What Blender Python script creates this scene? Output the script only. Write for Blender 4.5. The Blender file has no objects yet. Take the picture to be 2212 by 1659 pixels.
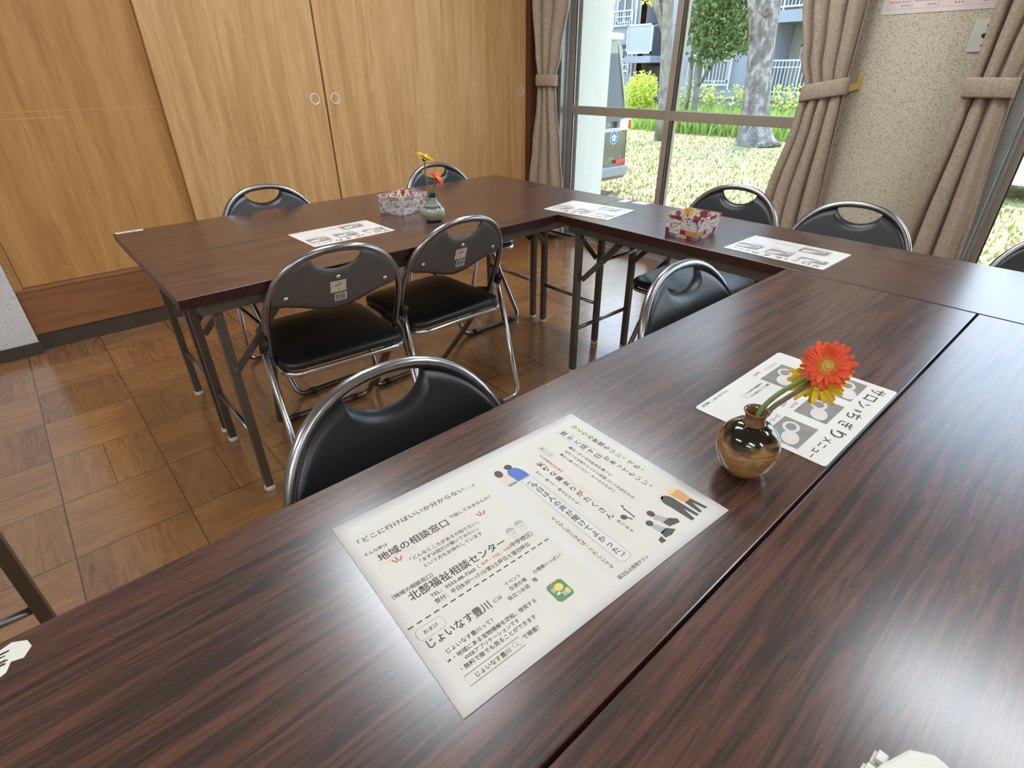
import bpy, bmesh, math, random
from mathutils import Vector, Matrix
random.seed(7)
C = bpy.context.scene.collection
SC = bpy.context.scene
PI = math.pi
R = math.radians

# ------------------------------------------------------------------ camera
YAW, PITCH, ROLL, FPX = 0.848548, 0.528503, -0.0081358, 1161.817
def make_camera():
    cy, sy, cp, sp = math.cos(YAW), math.sin(YAW), math.cos(PITCH), math.sin(PITCH)
    f = Vector((cy*cp, sy*cp, -sp)); r = Vector((sy, -cy, 0)); u = r.cross(f)
    c, s = math.cos(ROLL), math.sin(ROLL)
    rr = c*r + s*u; uu = -s*r + c*u
    cam = bpy.data.cameras.new('camera'); o = bpy.data.objects.new('camera', cam); C.objects.link(o)
    m = Matrix((rr, uu, -f)).transposed().to_4x4(); m.translation = Vector((0, 0, 1.202))
    o.matrix_world = m
    cam.sensor_width = 36.0; cam.lens = 36.0*FPX/2212.0; cam.clip_start = 0.02; cam.clip_end = 300
    SC.camera = o
make_camera()

# ------------------------------------------------------------------ sky, sun, exposure
SKY_STRENGTH, SUN_STRENGTH, ADDED_LAMP_STRENGTH, EXPOSURE = 5.4, 6.0, 28.0, 0.12
w = bpy.data.worlds.new('sky'); SC.world = w; w.use_nodes = True
nt = w.node_tree; nt.nodes.clear()
out = nt.nodes.new('ShaderNodeOutputWorld'); bg = nt.nodes.new('ShaderNodeBackground')
tc = nt.nodes.new('ShaderNodeTexCoord'); sep = nt.nodes.new('ShaderNodeSeparateXYZ'); rp = nt.nodes.new('ShaderNodeValToRGB')
rp.color_ramp.elements[0].position = 0.0; rp.color_ramp.elements[0].color = (0.80, 0.90, 1.0, 1)
rp.color_ramp.elements[1].position = 0.9; rp.color_ramp.elements[1].color = (0.42, 0.63, 1.0, 1)
nt.links.new(tc.outputs['Generated'], sep.inputs[0]); nt.links.new(sep.outputs['Z'], rp.inputs[0])
nt.links.new(rp.outputs[0], bg.inputs[0]); bg.inputs[1].default_value = SKY_STRENGTH
nt.links.new(bg.outputs[0], out.inputs[0])
sd = bpy.data.lights.new('sun', 'SUN'); sd.energy = SUN_STRENGTH; sd.angle = R(0.6); sd.color = (1.0, 0.95, 0.84)
so = bpy.data.objects.new('sun', sd); C.objects.link(so)
so.rotation_euler = Vector((-0.30, -0.15, -0.94)).to_track_quat('-Z', 'Y').to_euler(); so.location = (20, 5, 20)
vs = SC.view_settings
vs.view_transform = 'Standard'; vs.look = 'None'; vs.exposure = EXPOSURE; vs.gamma = 1; vs.use_curve_mapping = False
SC.cycles.use_denoising = True
SC.cycles.max_bounces = 8
SC.cycles.transparent_max_bounces = 16
SC.cycles.caustics_reflective = False; SC.cycles.caustics_refractive = False
SC.cycles.sample_clamp_indirect = 6

# ------------------------------------------------------------------ helpers
def lin(r, g, b):
    f = lambda c: (c/255/12.92) if c/255 <= 0.04045 else ((c/255+0.055)/1.055)**2.4
    return (f(r), f(g), f(b), 1)

def new_mat(name):
    m = bpy.data.materials.new(name); m.use_nodes = True
    n = m.node_tree.nodes; b = n['Principled BSDF']
    return m, n, m.node_tree.links, b

def coords(n, l, scale=(1, 1, 1), kind='Object', rot=(0, 0, 0)):
    t = n.new('ShaderNodeTexCoord'); mp = n.new('ShaderNodeMapping')
    mp.inputs['Scale'].default_value = scale; mp.inputs['Rotation'].default_value = rot
    l.new(t.outputs[kind], mp.inputs[0]); return mp.outputs[0]

def ramp(n, l, fac, stops, interp='LINEAR'):
    r = n.new('ShaderNodeValToRGB'); r.color_ramp.interpolation = interp
    e = r.color_ramp.elements
    e[0].position, e[0].color = stops[0]; e[1].position, e[1].color = stops[-1]
    for p, c in stops[1:-1]:
        x = e.new(p); x.color = c
    l.new(fac, r.inputs[0]); return r.outputs[0]

def noise(n, l, vec, scale=5, detail=4, rough=0.55, dist=0.0):
    t = n.new('ShaderNodeTexNoise'); t.inputs['Scale'].default_value = scale; t.inputs['Detail'].default_value = detail
    t.inputs['Roughness'].default_value = rough; t.inputs['Distortion'].default_value = dist
    l.new(vec, t.inputs['Vector']); return t.outputs['Fac']

def mixc(n, l, fac, a, b, mode='MIX'):
    m = n.new('ShaderNodeMix'); m.data_type = 'RGBA'; m.blend_type = mode
    for s, v in ((m.inputs[0], fac), (m.inputs[6], a), (m.inputs[7], b)):
        if hasattr(v, 'is_output') or isinstance(v, bpy.types.NodeSocket): l.new(v, s)
        else: s.default_value = v
    return m.outputs[2]

def math_n(n, l, op, a, b=None):
    m = n.new('ShaderNodeMath'); m.operation = op
    for s, v in ((m.inputs[0], a), (m.inputs[1], b)):
        if v is None: continue
        if isinstance(v, bpy.types.NodeSocket): l.new(v, s)
        else: s.default_value = v
    return m.outputs[0]

def bump(n, l, b, h, strength=0.3, dist=0.002):
    x = n.new('ShaderNodeBump'); x.inputs['Strength'].default_value = strength; x.inputs['Distance'].default_value = dist
    l.new(h, x.inputs['Height']); l.new(x.outputs[0], b.inputs['Normal'])

def plain(name, col, rough=0.5, metal=0.0, var=0.06, scale=12, spec=0.5, coat=0.0, bmp=0.0):
    """a surface of one colour with a little uneven tone"""
    m, n, l, b = new_mat(name)
    v = coords(n, l); f = noise(n, l, v, scale, 3)
    lo = tuple(c*(1-var) for c in col[:3])+(1,); hi = tuple(min(1, c*(1+var)) for c in col[:3])+(1,)
    l.new(ramp(n, l, f, [(0.3, lo), (0.7, hi)]), b.inputs['Base Color'])
    b.inputs['Roughness'].default_value = rough; b.inputs['Metallic'].default_value = metal
    b.inputs['Specular IOR Level'].default_value = spec; b.inputs['Coat Weight'].default_value = coat
    if bmp: bump(n, l, b, noise(n, l, v, 160, 3), bmp, 0.001)
    return m

def grain(name, stops, sc, rough=0.35, coat=0.0, fine=0.25, dist=1.0, nscale=3.0, spec=0.5, rnd=False):
    """wood: noise stretched along the grain, plus fine pores"""
    m, n, l, b = new_mat(name)
    v = coords(n, l, sc)
    if rnd:
        oi = n.new('ShaderNodeObjectInfo'); va = n.new('ShaderNodeVectorMath'); va.operation = 'ADD'
        sc2 = n.new('ShaderNodeVectorMath'); sc2.operation = 'SCALE'; sc2.inputs[0].default_value = (3, 40, 17)
        l.new(oi.outputs['Random'], sc2.inputs['Scale']); l.new(v, va.inputs[0]); l.new(sc2.outputs[0], va.inputs[1]); v = va.outputs[0]
    f = noise(n, l, v, nscale, 6, 0.6, dist)
    col = ramp(n, l, f, stops)
    v2 = coords(n, l, tuple(s*6 for s in sc)); g = noise(n, l, v2, nscale*1.5, 4, 0.7, 0.3)
    dk = ramp(n, l, g, [(0.35, (1-fine, 1-fine, 1-fine, 1)), (0.6, (1, 1, 1, 1))])
    l.new(mixc(n, l, 1.0, col, dk, 'MULTIPLY'), b.inputs['Base Color'])
    b.inputs['Roughness'].default_value = rough; b.inputs['Coat Weight'].default_value = coat
    b.inputs['Coat Roughness'].default_value = 0.15; b.inputs['Specular IOR Level'].default_value = spec
    return m

class MB:
    def __init__(self): self.b = bmesh.new(); self.smooth = False; self.slot = 0
    def box(self, lo, hi, rz=0.0, piv=None):
        x0, y0, z0 = lo; x1, y1, z1 = hi
        vs = [self.b.verts.new(p) for p in ((x0,y0,z0),(x1,y0,z0),(x1,y1,z0),(x0,y1,z0),(x0,y0,z1),(x1,y0,z1),(x1,y1,z1),(x0,y1,z1))]
        for q in ((0,3,2,1),(4,5,6,7),(0,1,5,4),(1,2,6,5),(2,3,7,6),(3,0,4,7)):
            f = self.b.faces.new([vs[i] for i in q]); f.material_index = self.slot
        return self
    def bar(self, a, c, wx, wy, up=(0, 0, 1)):
        a = Vector(a); c = Vector(c); d = (c-a).normalized(); up = Vector(up)
        if abs(d.dot(up)) > 0.98: up = Vector((1, 0, 0))
        s = d.cross(up).normalized(); t = s.cross(d)
        vs = []
        for p in (a, c):
            for i, j in ((-1,-1),(1,-1),(1,1),(-1,1)):
                vs.append(self.b.verts.new(p + s*wx/2*i + t*wy/2*j))
        for q in ((0,1,2,3),(7,6,5,4),(0,4,5,1),(1,5,6,2),(2,6,7,3),(3,7,4,0)):
            f = self.b.faces.new([vs[i] for i in q]); f.material_index = self.slot
        return self
    def tube(self, pts, rad, seg=10, closed=False, cap=True):
        pts = [Vector(p) for p in pts]; n = len(pts)
        rads = rad if isinstance(rad, (list, tuple)) else [rad]*n
        rings = []; prev = None
        for i, p in enumerate(pts):
            if closed: d = pts[(i+1) % n]-pts[i-1]
            else: d = pts[min(i+1, n-1)]-pts[max(i-1, 0)]
            d.normalize()
            if prev is None:
                up = Vector((0, 0, 1)) if abs(d.z) < 0.9 else Vector((1, 0, 0))
                s = d.cross(up).normalized()
            else:
                s = prev - d*prev.dot(d); s.normalize()
            prev = s; t = d.cross(s)
            rings.append([self.b.verts.new(p+(s*math.cos(2*PI*k/seg)+t*math.sin(2*PI*k/seg))*rads[i]) for k in range(seg)])
        m = n if closed else n-1
        for i in range(m):
            A = rings[i]; B = rings[(i+1) % n]
            off = 0
            if closed and i == n-1:
                off = min(range(seg), key=lambda o: (A[0].co-B[o].co).length)
            for k in range(seg):
                f = self.b.faces.new((A[k], A[(k+1) % seg], B[(k+1+off) % seg], B[(k+off) % seg])); f.smooth = True; f.material_index = self.slot
        if cap and not closed:
            for q in (rings[0][::-1], rings[-1]):
                f = self.b.faces.new(q); f.material_index = self.slot
        return self
    def lathe(self, prof, c=(0, 0, 0), seg=28, axis=None):
        """prof: (r,z) list; axis: optional rotation matrix"""
        c = Vector(c); rings = []
        for r, z in prof:
            ring = []
            for k in range(seg):
                p = Vector((r*math.cos(2*PI*k/seg), r*math.sin(2*PI*k/seg), z))
                if axis is not None: p = axis @ p
                ring.append(self.b.verts.new(p+c))
            rings.append(ring)
        for A, B in zip(rings, rings[1:]):
            for k in range(seg):
                f = self.b.faces.new((A[k], A[(k+1) % seg], B[(k+1) % seg], B[k])); f.smooth = True; f.material_index = self.slot
        for q, rr in ((rings[0][::-1], prof[0][0]), (rings[-1], prof[-1][0])):
            if rr > 1e-4:
                f = self.b.faces.new(q); f.material_index = self.slot
        return self
    def ball(self, c, r, seg=12, sc=(1, 1, 1)):
        c = Vector(c)
        n = max(4, seg//2); prof = []
        for i in range(n+1):
            a = -PI/2+PI*i/n; prof.append((max(1e-5, r*math.cos(a)), r*math.sin(a)))
        return self.lathe(prof, c, seg, Matrix.Diagonal(Vector(sc)))
    def prism(self, poly, z0, z1, M=None):
        M = M or Matrix()
        lo = [self.b.verts.new(M @ Vector((x, y, z0))) for x, y in poly]
        hi = [self.b.verts.new(M @ Vector((x, y, z1))) for x, y in poly]
        n = len(poly)
        fs = [self.b.faces.new(lo[::-1]), self.b.faces.new(hi)]
        for i in range(n): fs.append(self.b.faces.new((lo[i], lo[(i+1) % n], hi[(i+1) % n], hi[i])))
        for f in fs: f.material_index = self.slot
        return self
    def flat(self, poly, z, M=None):
        M = M or Matrix()
        f = self.b.faces.new([self.b.verts.new(M @ Vector((x, y, z))) for x, y in poly]); f.material_index = self.slot
        return self
    def grid(self, P, closed_u=False, smooth=True):
        V = [[self.b.verts.new(p) for p in row] for row in P]
        nu = len(V)
        for i in range(nu if closed_u else nu-1):
            A = V[i]; B = V[(i+1) % nu]
            for j in range(len(A)-1):
                try:
                    f = self.b.faces.new((A[j], B[j], B[j+1], A[j+1])); f.smooth = smooth; f.material_index = self.slot
                except ValueError: pass
        return V
    def build(self, name, mats, parent=None, bevel=0.0, fix=True, segs=2):
        if fix: bmesh.ops.recalc_face_normals(self.b, faces=self.b.faces)
        me = bpy.data.meshes.new(name); self.b.to_mesh(me); self.b.free()
        for m in (mats if isinstance(mats, (list, tuple)) else [mats]): me.materials.append(m)
        o = bpy.data.objects.new(name, me); C.objects.link(o)
        if parent: o.parent = parent
        if bevel:
            md = o.modifiers.new('bevel', 'BEVEL'); md.width = bevel; md.segments = segs; md.limit_method = 'ANGLE'; md.angle_limit = R(40)
        return o

def tag(o, label=None, cat=None, group=None, kind=None):
    for k, v in (('label', label), ('category', cat), ('group', group), ('kind', kind)):
        if v: o[k] = v
    return o
def empty(name, loc=(0, 0, 0), rz=0.0):
    o = bpy.data.objects.new(name, None); C.objects.link(o); o.location = loc; o.rotation_euler = (0, 0, rz); o.empty_display_size = 0.1
    return o
def copy_tree(o, parent=None):
    c = o.copy(); C.objects.link(c)
    if parent: c.parent = parent
    for ch in list(o.children): copy_tree(ch, c)
    return c
def rrect(x0, y0, x1, y1, r, n=5):
    p = []
    for cx, cy, a0 in ((x1-r, y0+r, -PI/2), (x1-r, y1-r, 0), (x0+r, y1-r, PI/2), (x0+r, y0+r, PI)):
        for i in range(n+1): a = a0+PI/2*i/n; p.append((cx+r*math.cos(a), cy+r*math.sin(a)))
    return p
def smoothpath(pts, r=0.04, n=5):
    """round the corners of a polyline"""
    pts = [Vector(p) for p in pts]; o = [pts[0]]
    for i in range(1, len(pts)-1):
        a, b, c = pts[i-1], pts[i], pts[i+1]
        d1 = min(r, (a-b).length*0.45); d2 = min(r, (c-b).length*0.45)
        p = b+(a-b).normalized()*d1; q = b+(c-b).normalized()*d2
        for k in range(n+1):
            t = k/n; o.append(p*(1-t)**2+b*2*t*(1-t)+q*t*t)
    o.append(pts[-1]); return o

# ------------------------------------------------------------------ materials
M = {}
M['table'] = grain('rosewood_laminate', [(0.30, lin(40, 31, 30)), (0.42, lin(60, 43, 39)), (0.50, lin(80, 53, 46)), (0.60, lin(100, 64, 53)), (0.67, lin(70, 48, 42)), (0.80, lin(44, 34, 32))],
                   (1.7, 30, 30), rough=0.25, fine=0.28, dist=0.9, nscale=2.2, spec=0.95, rnd=True)
M['table_edge'] = grain('dark_edge_band', [(0.3, lin(40, 20, 18)), (0.7, lin(70, 34, 29))], (2, 10, 10), rough=0.35)
M['closet'] = grain('lauan_plywood', [(0.25, lin(178, 131, 82)), (0.45, lin(196, 150, 98)), (0.6, lin(210, 166, 114)), (0.78, lin(188, 141, 90))],
                    (7, 7, 0.45), rough=0.42, fine=0.16, dist=0.7, nscale=2.2, spec=0.4)
M['closet_b'] = grain('lauan_plywood_aged', [(0.25, lin(166, 116, 66)), (0.45, lin(184, 133, 78)), (0.6, lin(196, 148, 92)), (0.78, lin(176, 124, 70))],
                    (5, 5, 0.4), rough=0.45, fine=0.16, dist=0.8, nscale=2.2, spec=0.4)
M['post'] = grain('dark_stained_post', [(0.3, lin(82, 48, 30)), (0.7, lin(112, 68, 42))], (12, 12, 0.7), rough=0.45)
M['kick'] = grain('varnished_kick_board', [(0.3, lin(128, 82, 52)), (0.5, lin(150, 100, 66)), (0.7, lin(138, 88, 56))], (0.5, 6, 9), rough=0.3, fine=0.2, nscale=2.0)
M['plinth'] = plain('dark_vinyl_plinth', lin(66, 58, 48), 0.5)
M['steel_leg'] = plain('taupe_painted_steel', lin(104, 97, 88), 0.38, 0.55, 0.05)
M['chrome'] = plain('satin_chrome_tube', lin(196, 194, 194), 0.22, 1.0, 0.03)
M['graytube'] = plain('grey_plated_tube', lin(150, 148, 150), 0.26, 0.95, 0.04)
M['pull'] = plain('bright_brushed_pull', lin(226, 224, 220), 0.36, 0.55, 0.03)
M['rivet'] = plain('bright_rivet', lin(215, 215, 215), 0.2, 1.0, 0.02)
M['rubber'] = plain('black_rubber', lin(28, 28, 28), 0.6)
M['foot'] = plain('white_plastic_foot', lin(216, 208, 192), 0.5)
M['cream'] = plain('cream_plastic', lin(226, 212, 180), 0.45)
M['vinyl'] = plain('black_vinyl', lin(24, 24, 26), 0.36, 0, 0.1, 60, spec=0.5, bmp=0.12)
M['backplate'] = plain('grey_plastic_back', lin(92, 88, 86), 0.5, 0, 0.05, 90, bmp=0.15)
M['label'] = plain('white_label', lin(226, 220, 208), 0.5)
M['ink'] = plain('dark_ink', lin(72, 62, 58), 0.7)
M['inkgrey'] = plain('grey_ink', lin(128, 122, 114), 0.7)
M['inkred'] = plain('red_ink', lin(196, 116, 100), 0.7)
M['inkpink'] = plain('pale_pink_ink', lin(226, 196, 180), 0.7)
M['paper'] = plain('white_paper', lin(218, 212, 207), 0.65, 0, 0.012, 6)
M['panel'] = plain('cream_print', lin(217, 211, 200), 0.7, 0, 0.02, 25)
M['lami'] = plain('laminated_paper', lin(226, 222, 216), 0.16, 0, 0.012, 6, spec=0.6)
M['alu'] = plain('grey_aluminium', lin(168, 170, 168), 0.4, 0.6, 0.04)
M['bronze'] = plain('brown_aluminium', lin(160, 148, 134), 0.42, 0.2, 0.04)
M['lampw'] = plain('lamp_housing', lin(235, 235, 230), 0.5)

def speckled(name, base, dark, scale=95, thr=(0.56, 0.64)):
    m, n, l, b = new_mat(name)
    v = coords(n, l, (1, 1, 1.35))
    f = noise(n, l, v, scale, 2, 0.5, 0.5)
    f2 = noise(n, l, coords(n, l), 3, 2)
    c0 = ramp(n, l, f2, [(0.3, tuple(c*0.95 for c in base[:3])+(1,)), (0.7, base)])
    k = ramp(n, l, f, [(thr[0], (0, 0, 0, 1)), (thr[1], (1, 1, 1, 1))])
    l.new(mixc(n, l, k, c0, dark), b.inputs['Base Color'])
    b.inputs['Roughness'].default_value = 0.8
    bump(n, l, b, f, 0.5, 0.002); return m
M['wall'] = speckled('speckled_wallpaper', lin(204, 194, 172), lin(164, 152, 130), 125, (0.52, 0.62))
M['wall_white'] = speckled('white_speckled_wallpaper', lin(214, 212, 210), lin(176, 174, 176), 110)
M['wall_plain'] = plain('cream_wall', lin(205, 198, 182), 0.85)
M['ceiling'] = plain('white_ceiling', lin(226, 224, 216), 0.9)

def parquet():
    m, n, l, b = new_mat('parquet_tiles')
    t = n.new('ShaderNodeTexCoord'); s = n.new('ShaderNodeSeparateXYZ'); l.new(t.outputs['Object'], s.inputs[0])
    u = math_n(n, l, 'DIVIDE', math_n(n, l, 'SUBTRACT', s.outputs[0], 0.079), 0.3022)
    v = math_n(n, l, 'DIVIDE', math_n(n, l, 'SUBTRACT', s.outputs[1], 1.643), 0.3028)
    iu = math_n(n, l, 'FLOOR', u); iv = math_n(n, l, 'FLOOR', v)
    fu = math_n(n, l, 'FRACT', u); fv = math_n(n, l, 'FRACT', v)
    par = math_n(n, l, 'PINGPONG', math_n(n, l, 'ADD', iu, iv), 1.0)      # 1 = grain along x
    def sel(a, c):   # par ? a : c
        return math_n(n, l, 'ADD', math_n(n, l, 'MULTIPLY', par, a), math_n(n, l, 'MULTIPLY', math_n(n, l, 'SUBTRACT', 1.0, par), c))
    along = sel(u, v); across = sel(fv, fu)
    pl = math_n(n, l, 'FLOOR', math_n(n, l, 'MULTIPLY', across, 4.0))
    # random tone per plank and per tile
    cx = n.new('ShaderNodeCombineXYZ'); l.new(iu, cx.inputs[0]); l.new(iv, cx.inputs[1]); l.new(pl, cx.inputs[2])
    wn = n.new('ShaderNodeTexWhiteNoise'); wn.noise_dimensions = '3D'; l.new(cx.outputs[0], wn.inputs['Vector'])
    cx2 = n.new('ShaderNodeCombineXYZ'); l.new(iu, cx2.inputs[0]); l.new(iv, cx2.inputs[1])
    wn2 = n.new('ShaderNodeTexWhiteNoise'); wn2.noise_dimensions = '3D'; l.new(cx2.outputs[0], wn2.inputs['Vector'])
    # grain
    gx = n.new('ShaderNodeCombineXYZ')
    l.new(math_n(n, l, 'MULTIPLY', along, 1.2), gx.inputs[0]); l.new(math_n(n, l, 'MULTIPLY', across, 9.0), gx.inputs[1])
    l.new(math_n(n, l, 'MULTIPLY', wn.outputs['Value'], 50.0), gx.inputs[2])
    g = noise(n, l, gx.outputs[0], 2.2, 6, 0.65, 1.0)
    tone = math_n(n, l, 'ADD', math_n(n, l, 'MULTIPLY', wn.outputs['Value'], 0.20), math_n(n, l, 'MULTIPLY', wn2.outputs['Value'], 0.16))
    tone = math_n(n, l, 'ADD', tone, math_n(n, l, 'MULTIPLY', math_n(n, l, 'SUBTRACT', g, 0.5), 1.1))
    tone = math_n(n, l, 'ADD', tone, 0.3)
    tone = math_n(n, l, 'SUBTRACT', tone, math_n(n, l, 'MULTIPLY', math_n(n, l, 'SUBTRACT', 1.0, par), 0.10))
    col = ramp(n, l, tone, [(0.05, lin(110, 70, 40)), (0.35, lin(142, 97, 58)), (0.65, lin(164, 116, 72)), (0.95, lin(184, 138, 92))])
    # seams
    def edge(f, wdt):
        d = math_n(n, l, 'MINIMUM', f, math_n(n, l, 'SUBTRACT', 1.0, f))
        return math_n(n, l, 'LESS_THAN', d, wdt)
    seam = math_n(n, l, 'MAXIMUM', edge(fu, 0.007), edge(fv, 0.006))
    half = math_n(n, l, 'LESS_THAN', math_n(n, l, 'ABSOLUTE', math_n(n, l, 'SUBTRACT', across, 0.5)), 0.004)
    half = math_n(n, l, 'MULTIPLY', half, math_n(n, l, 'GREATER_THAN', wn2.outputs['Value'], 0.55))
    q = edge(math_n(n, l, 'FRACT', math_n(n, l, 'MULTIPLY', across, 4.0)), 0.012)
    col = mixc(n, l, math_n(n, l, 'MULTIPLY', q, 0.25), col, lin(70, 40, 18))
    col = mixc(n, l, math_n(n, l, 'MULTIPLY', math_n(n, l, 'MAXIMUM', seam, half), 0.85), col, lin(44, 24, 12))
    l.new(col, b.inputs['Base Color'])
    b.inputs['Specular IOR Level'].default_value = 0.8
    b.inputs['Coat Weight'].default_value = 0.8; b.inputs['Coat Roughness'].default_value = 0.16; b.inputs['Coat IOR'].default_value = 1.65
    rg = math_n(n, l, 'ADD', 0.17, math_n(n, l, 'MULTIPLY', g, 0.14)); l.new(rg, b.inputs['Roughness'])
    bump(n, l, b, math_n(n, l, 'SUBTRACT', g, math_n(n, l, 'MULTIPLY', seam, 1.0)), 0.08, 0.001)
    return m
M['floor'] = parquet()

def fabric():
    m, n, l, b = new_mat('taupe_linen')
    f = noise(n, l, coords(n, l, (300, 300, 60)), 1.0, 3)
    g = noise(n, l, coords(n, l, (60, 60, 300)), 1.0, 3)
    k = math_n(n, l, 'MULTIPLY', f, g)
    l.new(ramp(n, l, k, [(0.12, lin(146, 126, 108)), (0.4, lin(186, 168, 148))]), b.inputs['Base Color'])
    b.inputs['Roughness'].default_value = 0.9; b.inputs['Sheen Weight'].default_value = 0.2
    return m
M['curtain'] = fabric()

def glass():
    m = bpy.data.materials.new('window_glass'); m.use_nodes = True
    n = m.node_tree.nodes; l = m.node_tree.links; n.clear()
    o = n.new('ShaderNodeOutputMaterial'); mx = n.new('ShaderNodeMixShader'); t = n.new('ShaderNodeBsdfTransparent'); g = n.new('ShaderNodeBsdfGlossy')
    fr = n.new('ShaderNodeFresnel'); fr.inputs[0].default_value = 1.35; g.inputs['Roughness'].default_value = 0.02
    t.inputs[0].default_value = (0.95, 0.97, 0.96, 1)
    l.new(fr.outputs[0], mx.inputs[0]); l.new(t.outputs[0], mx.inputs[1]); l.new(g.outputs[0], mx.inputs[2]); l.new(mx.outputs[0], o.inputs[0])
    return m
M['glass'] = glass()

def emis(name, col, s):
    m, n, l, b = new_mat(name)
    b.inputs['Base Color'].default_value = (0.9, 0.9, 0.9, 1)
    b.inputs['Emission Color'].default_value = col; b.inputs['Emission Strength'].default_value = s
    return m
M['lamp'] = emis('added_lamp_diffuser', (0.84, 0.93, 1.0, 1), ADDED_LAMP_STRENGTH)  # glow of the added ceiling lamps

# ------------------------------------------------------------------ room shell
def chain(o):
    m = Matrix()
    while o is not None:
        m = Matrix.LocRotScale(o.location, o.rotation_euler, None) @ m
        o = o.parent
    return m
def wb(mb, name, mats, parent=None, **k):
    """build a mesh whose points were given in world space, under a parent"""
    if parent: bmesh.ops.transform(mb.b, matrix=chain(parent).inverted(), verts=mb.b.verts)
    return mb.build(name, mats, parent, **k)
def struct(o): o['kind'] = 'structure'; return o

XW, YB, ZC = 3.27, 3.40, 2.62
X0, Y0 = -3.6, -3.4
struct(MB().box((X0-.1, Y0-.1, -.1), (XW+.03, YB+.75, 0)).build('floor', M['floor']))
struct(MB().box((X0-.1, Y0-.1, ZC), (XW+.2, YB+.75, ZC+.1)).build('ceiling', M['ceiling']))
struct(MB().box((X0-.1, Y0, 0), (X0, YB+.7, ZC)).build('wall_left', M['wall_plain']))
struct(MB().box((X0-.1, Y0-.1, 0), (XW+.2, Y0, ZC)).build('wall_near', M['wall_plain']))
struct(MB().box((X0, 3.345, 0), (-.16, 3.47, ZC)).box((-.25, 3.47, 0), (-.16, YB+.7, ZC)).box((-.25, YB+.6, 0), (XW+.2, YB+.7, ZC)).build('wall_back', M['wall_white']))
struct(MB().box((X0, 3.338, 0), (-.155, 3.345, .062)).build('baseboard_back', M['plinth'], bevel=.002))
W1 = (1.272, 3.165); W2 = (-1.35, .492); ZH = 2.26
wl = MB()
for lo, hi in (((XW, W1[1], 0), (XW+.17, YB+.3, ZC)), ((XW, W2[1], 0), (XW+.17, W1[0], ZC)), ((XW, Y0, 0), (XW+.17, W2[0], ZC)),
               ((XW, W1[0], ZH), (XW+.17, W1[1], ZC)), ((XW, W2[0], ZH), (XW+.17, W2[1], ZC))):
    wl.box(lo, hi)
struct(wl.build('wall_window', M['wall']))
struct(MB().box((XW+.03, Y0, -.6), (XW+.22, YB+.6, -.005)).build('trim_1', plain('outer_plinth', lin(150, 148, 142), .9)))
struct(MB().box((XW+.17, -6, ZC), (XW+1.1, 8, ZC+.18)).build('added_overhang', plain('added_sun_overhang', lin(178, 176, 170), .9)))  # unseen overhang, added to keep direct sun out of the room
bb = MB()
for a, c in ((W1[1], 3.38), (W2[1], W1[0])): bb.box((XW-.008, a, 0), (XW, c, .06))
struct(bb.build('baseboard_window', M['plinth'], bevel=.002))

def window(name, y0, y1, label):
    t = struct(empty(name, (XW, (y0+y1)/2, 0)))
    f = MB(); xa, xb = XW-.012, XW+.15
    f.box((xa, y1-.035, 0), (xb, y1+.012, ZH)).box((xa, y0-.012, 0), (xb, y0+.035, ZH)).box((xa, y0, ZH-.04), (xb, y1, ZH+.012))
    f.box((XW+.035, y1-.05, .03), (XW+.045, y1-.035, ZH)).box((XW+.085, y1-.05, .03), (XW+.095, y1-.035, ZH))
    wb(f, 'frame', M['alu'], t, bevel=.002)
    s = MB(); s.box((xa, y0, 0), (xb+.06, y1, .022))
    for x in (.03, .062, .10): s.box((XW+x, y0, .022), (XW+x+.006, y1, .034))
    wb(s, 'sill_track', M['alu'], t)
    ym = (y0+y1)/2
    for k, (a, c, x) in enumerate(((ym-.028, y1-.035, XW+.075), (y0+.035, ym+.028, XW+.042))):
        sw = MB(); d = .03; st = .042
        sw.box((x, a, .03), (x+d, a+st, ZH-.04)).box((x, c-st, .03), (x+d, c, ZH-.04))
        sw.box((x, a+st, .03), (x+d, c-st, .10)).box((x, a+st, ZH-.09), (x+d, c-st, ZH-.04))
        sw.box((x-.004, a+st, .912), (x+d+.004, c-st, .968))
        o = wb(sw, 'sash', M['bronze'], t, bevel=.002)
        for z0, z1 in ((.10, .912), (.968, ZH-.09)):
            wb(MB().box((x+.012, a+st-.004, z0-.004), (x+.017, c-st+.004, z1+.004)), 'glass_pane', M['glass'], o)
        gk = MB()
        for z0, z1 in ((.10, .912), (.968, ZH-.09)):
            for ya, yb in ((a+st, a+st+.006), (c-st-.006, c-st)): gk.box((x+.004, ya, z0), (x+.011, yb, z1))
        wb(gk, 'gasket', M['rubber'], o)
    return t
window('window_1', *W1, '')
window('window_2', *W2, '')

# the sliding-door closet that fills the back wall
t = tag(empty('closet', (1.54, 3.5, 0)), 'long built-in wooden closet with sliding doors along the back wall', 'closet')
wb(MB().box((-.158, 3.385, 0), (3.2, 3.55, .084)), 'plinth', M['plinth'], t)
k = MB().box((-.158, 3.378, .084), (3.2, 3.6, .296)); k.box((-.158, 3.374, .296), (3.2, 3.62, .310))
wb(k, 'kick_board', M['kick'], t, bevel=.003)
b = MB().box((-.158, 3.92, .31), (3.24, 3.95, 2.55)).box((-.158, 3.39, .31), (-.128, 3.92, 2.6)).box((-.158, 3.375, 2.3), (3.24, 3.92, 2.6))
wb(b, 'carcass', M['closet_b'], t)
wb(MB().box((3.172, 3.372, .0), (3.243, 3.9, 2.6)), 'end_post', M['post'], t, bevel=.003)
cup = lambda: [(.0001, .012), (.020, .012), (.0225, .009), (.0235, -.001), (.0285, -.0035), (.0305, -.001), (.0305, .002)]
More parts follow.
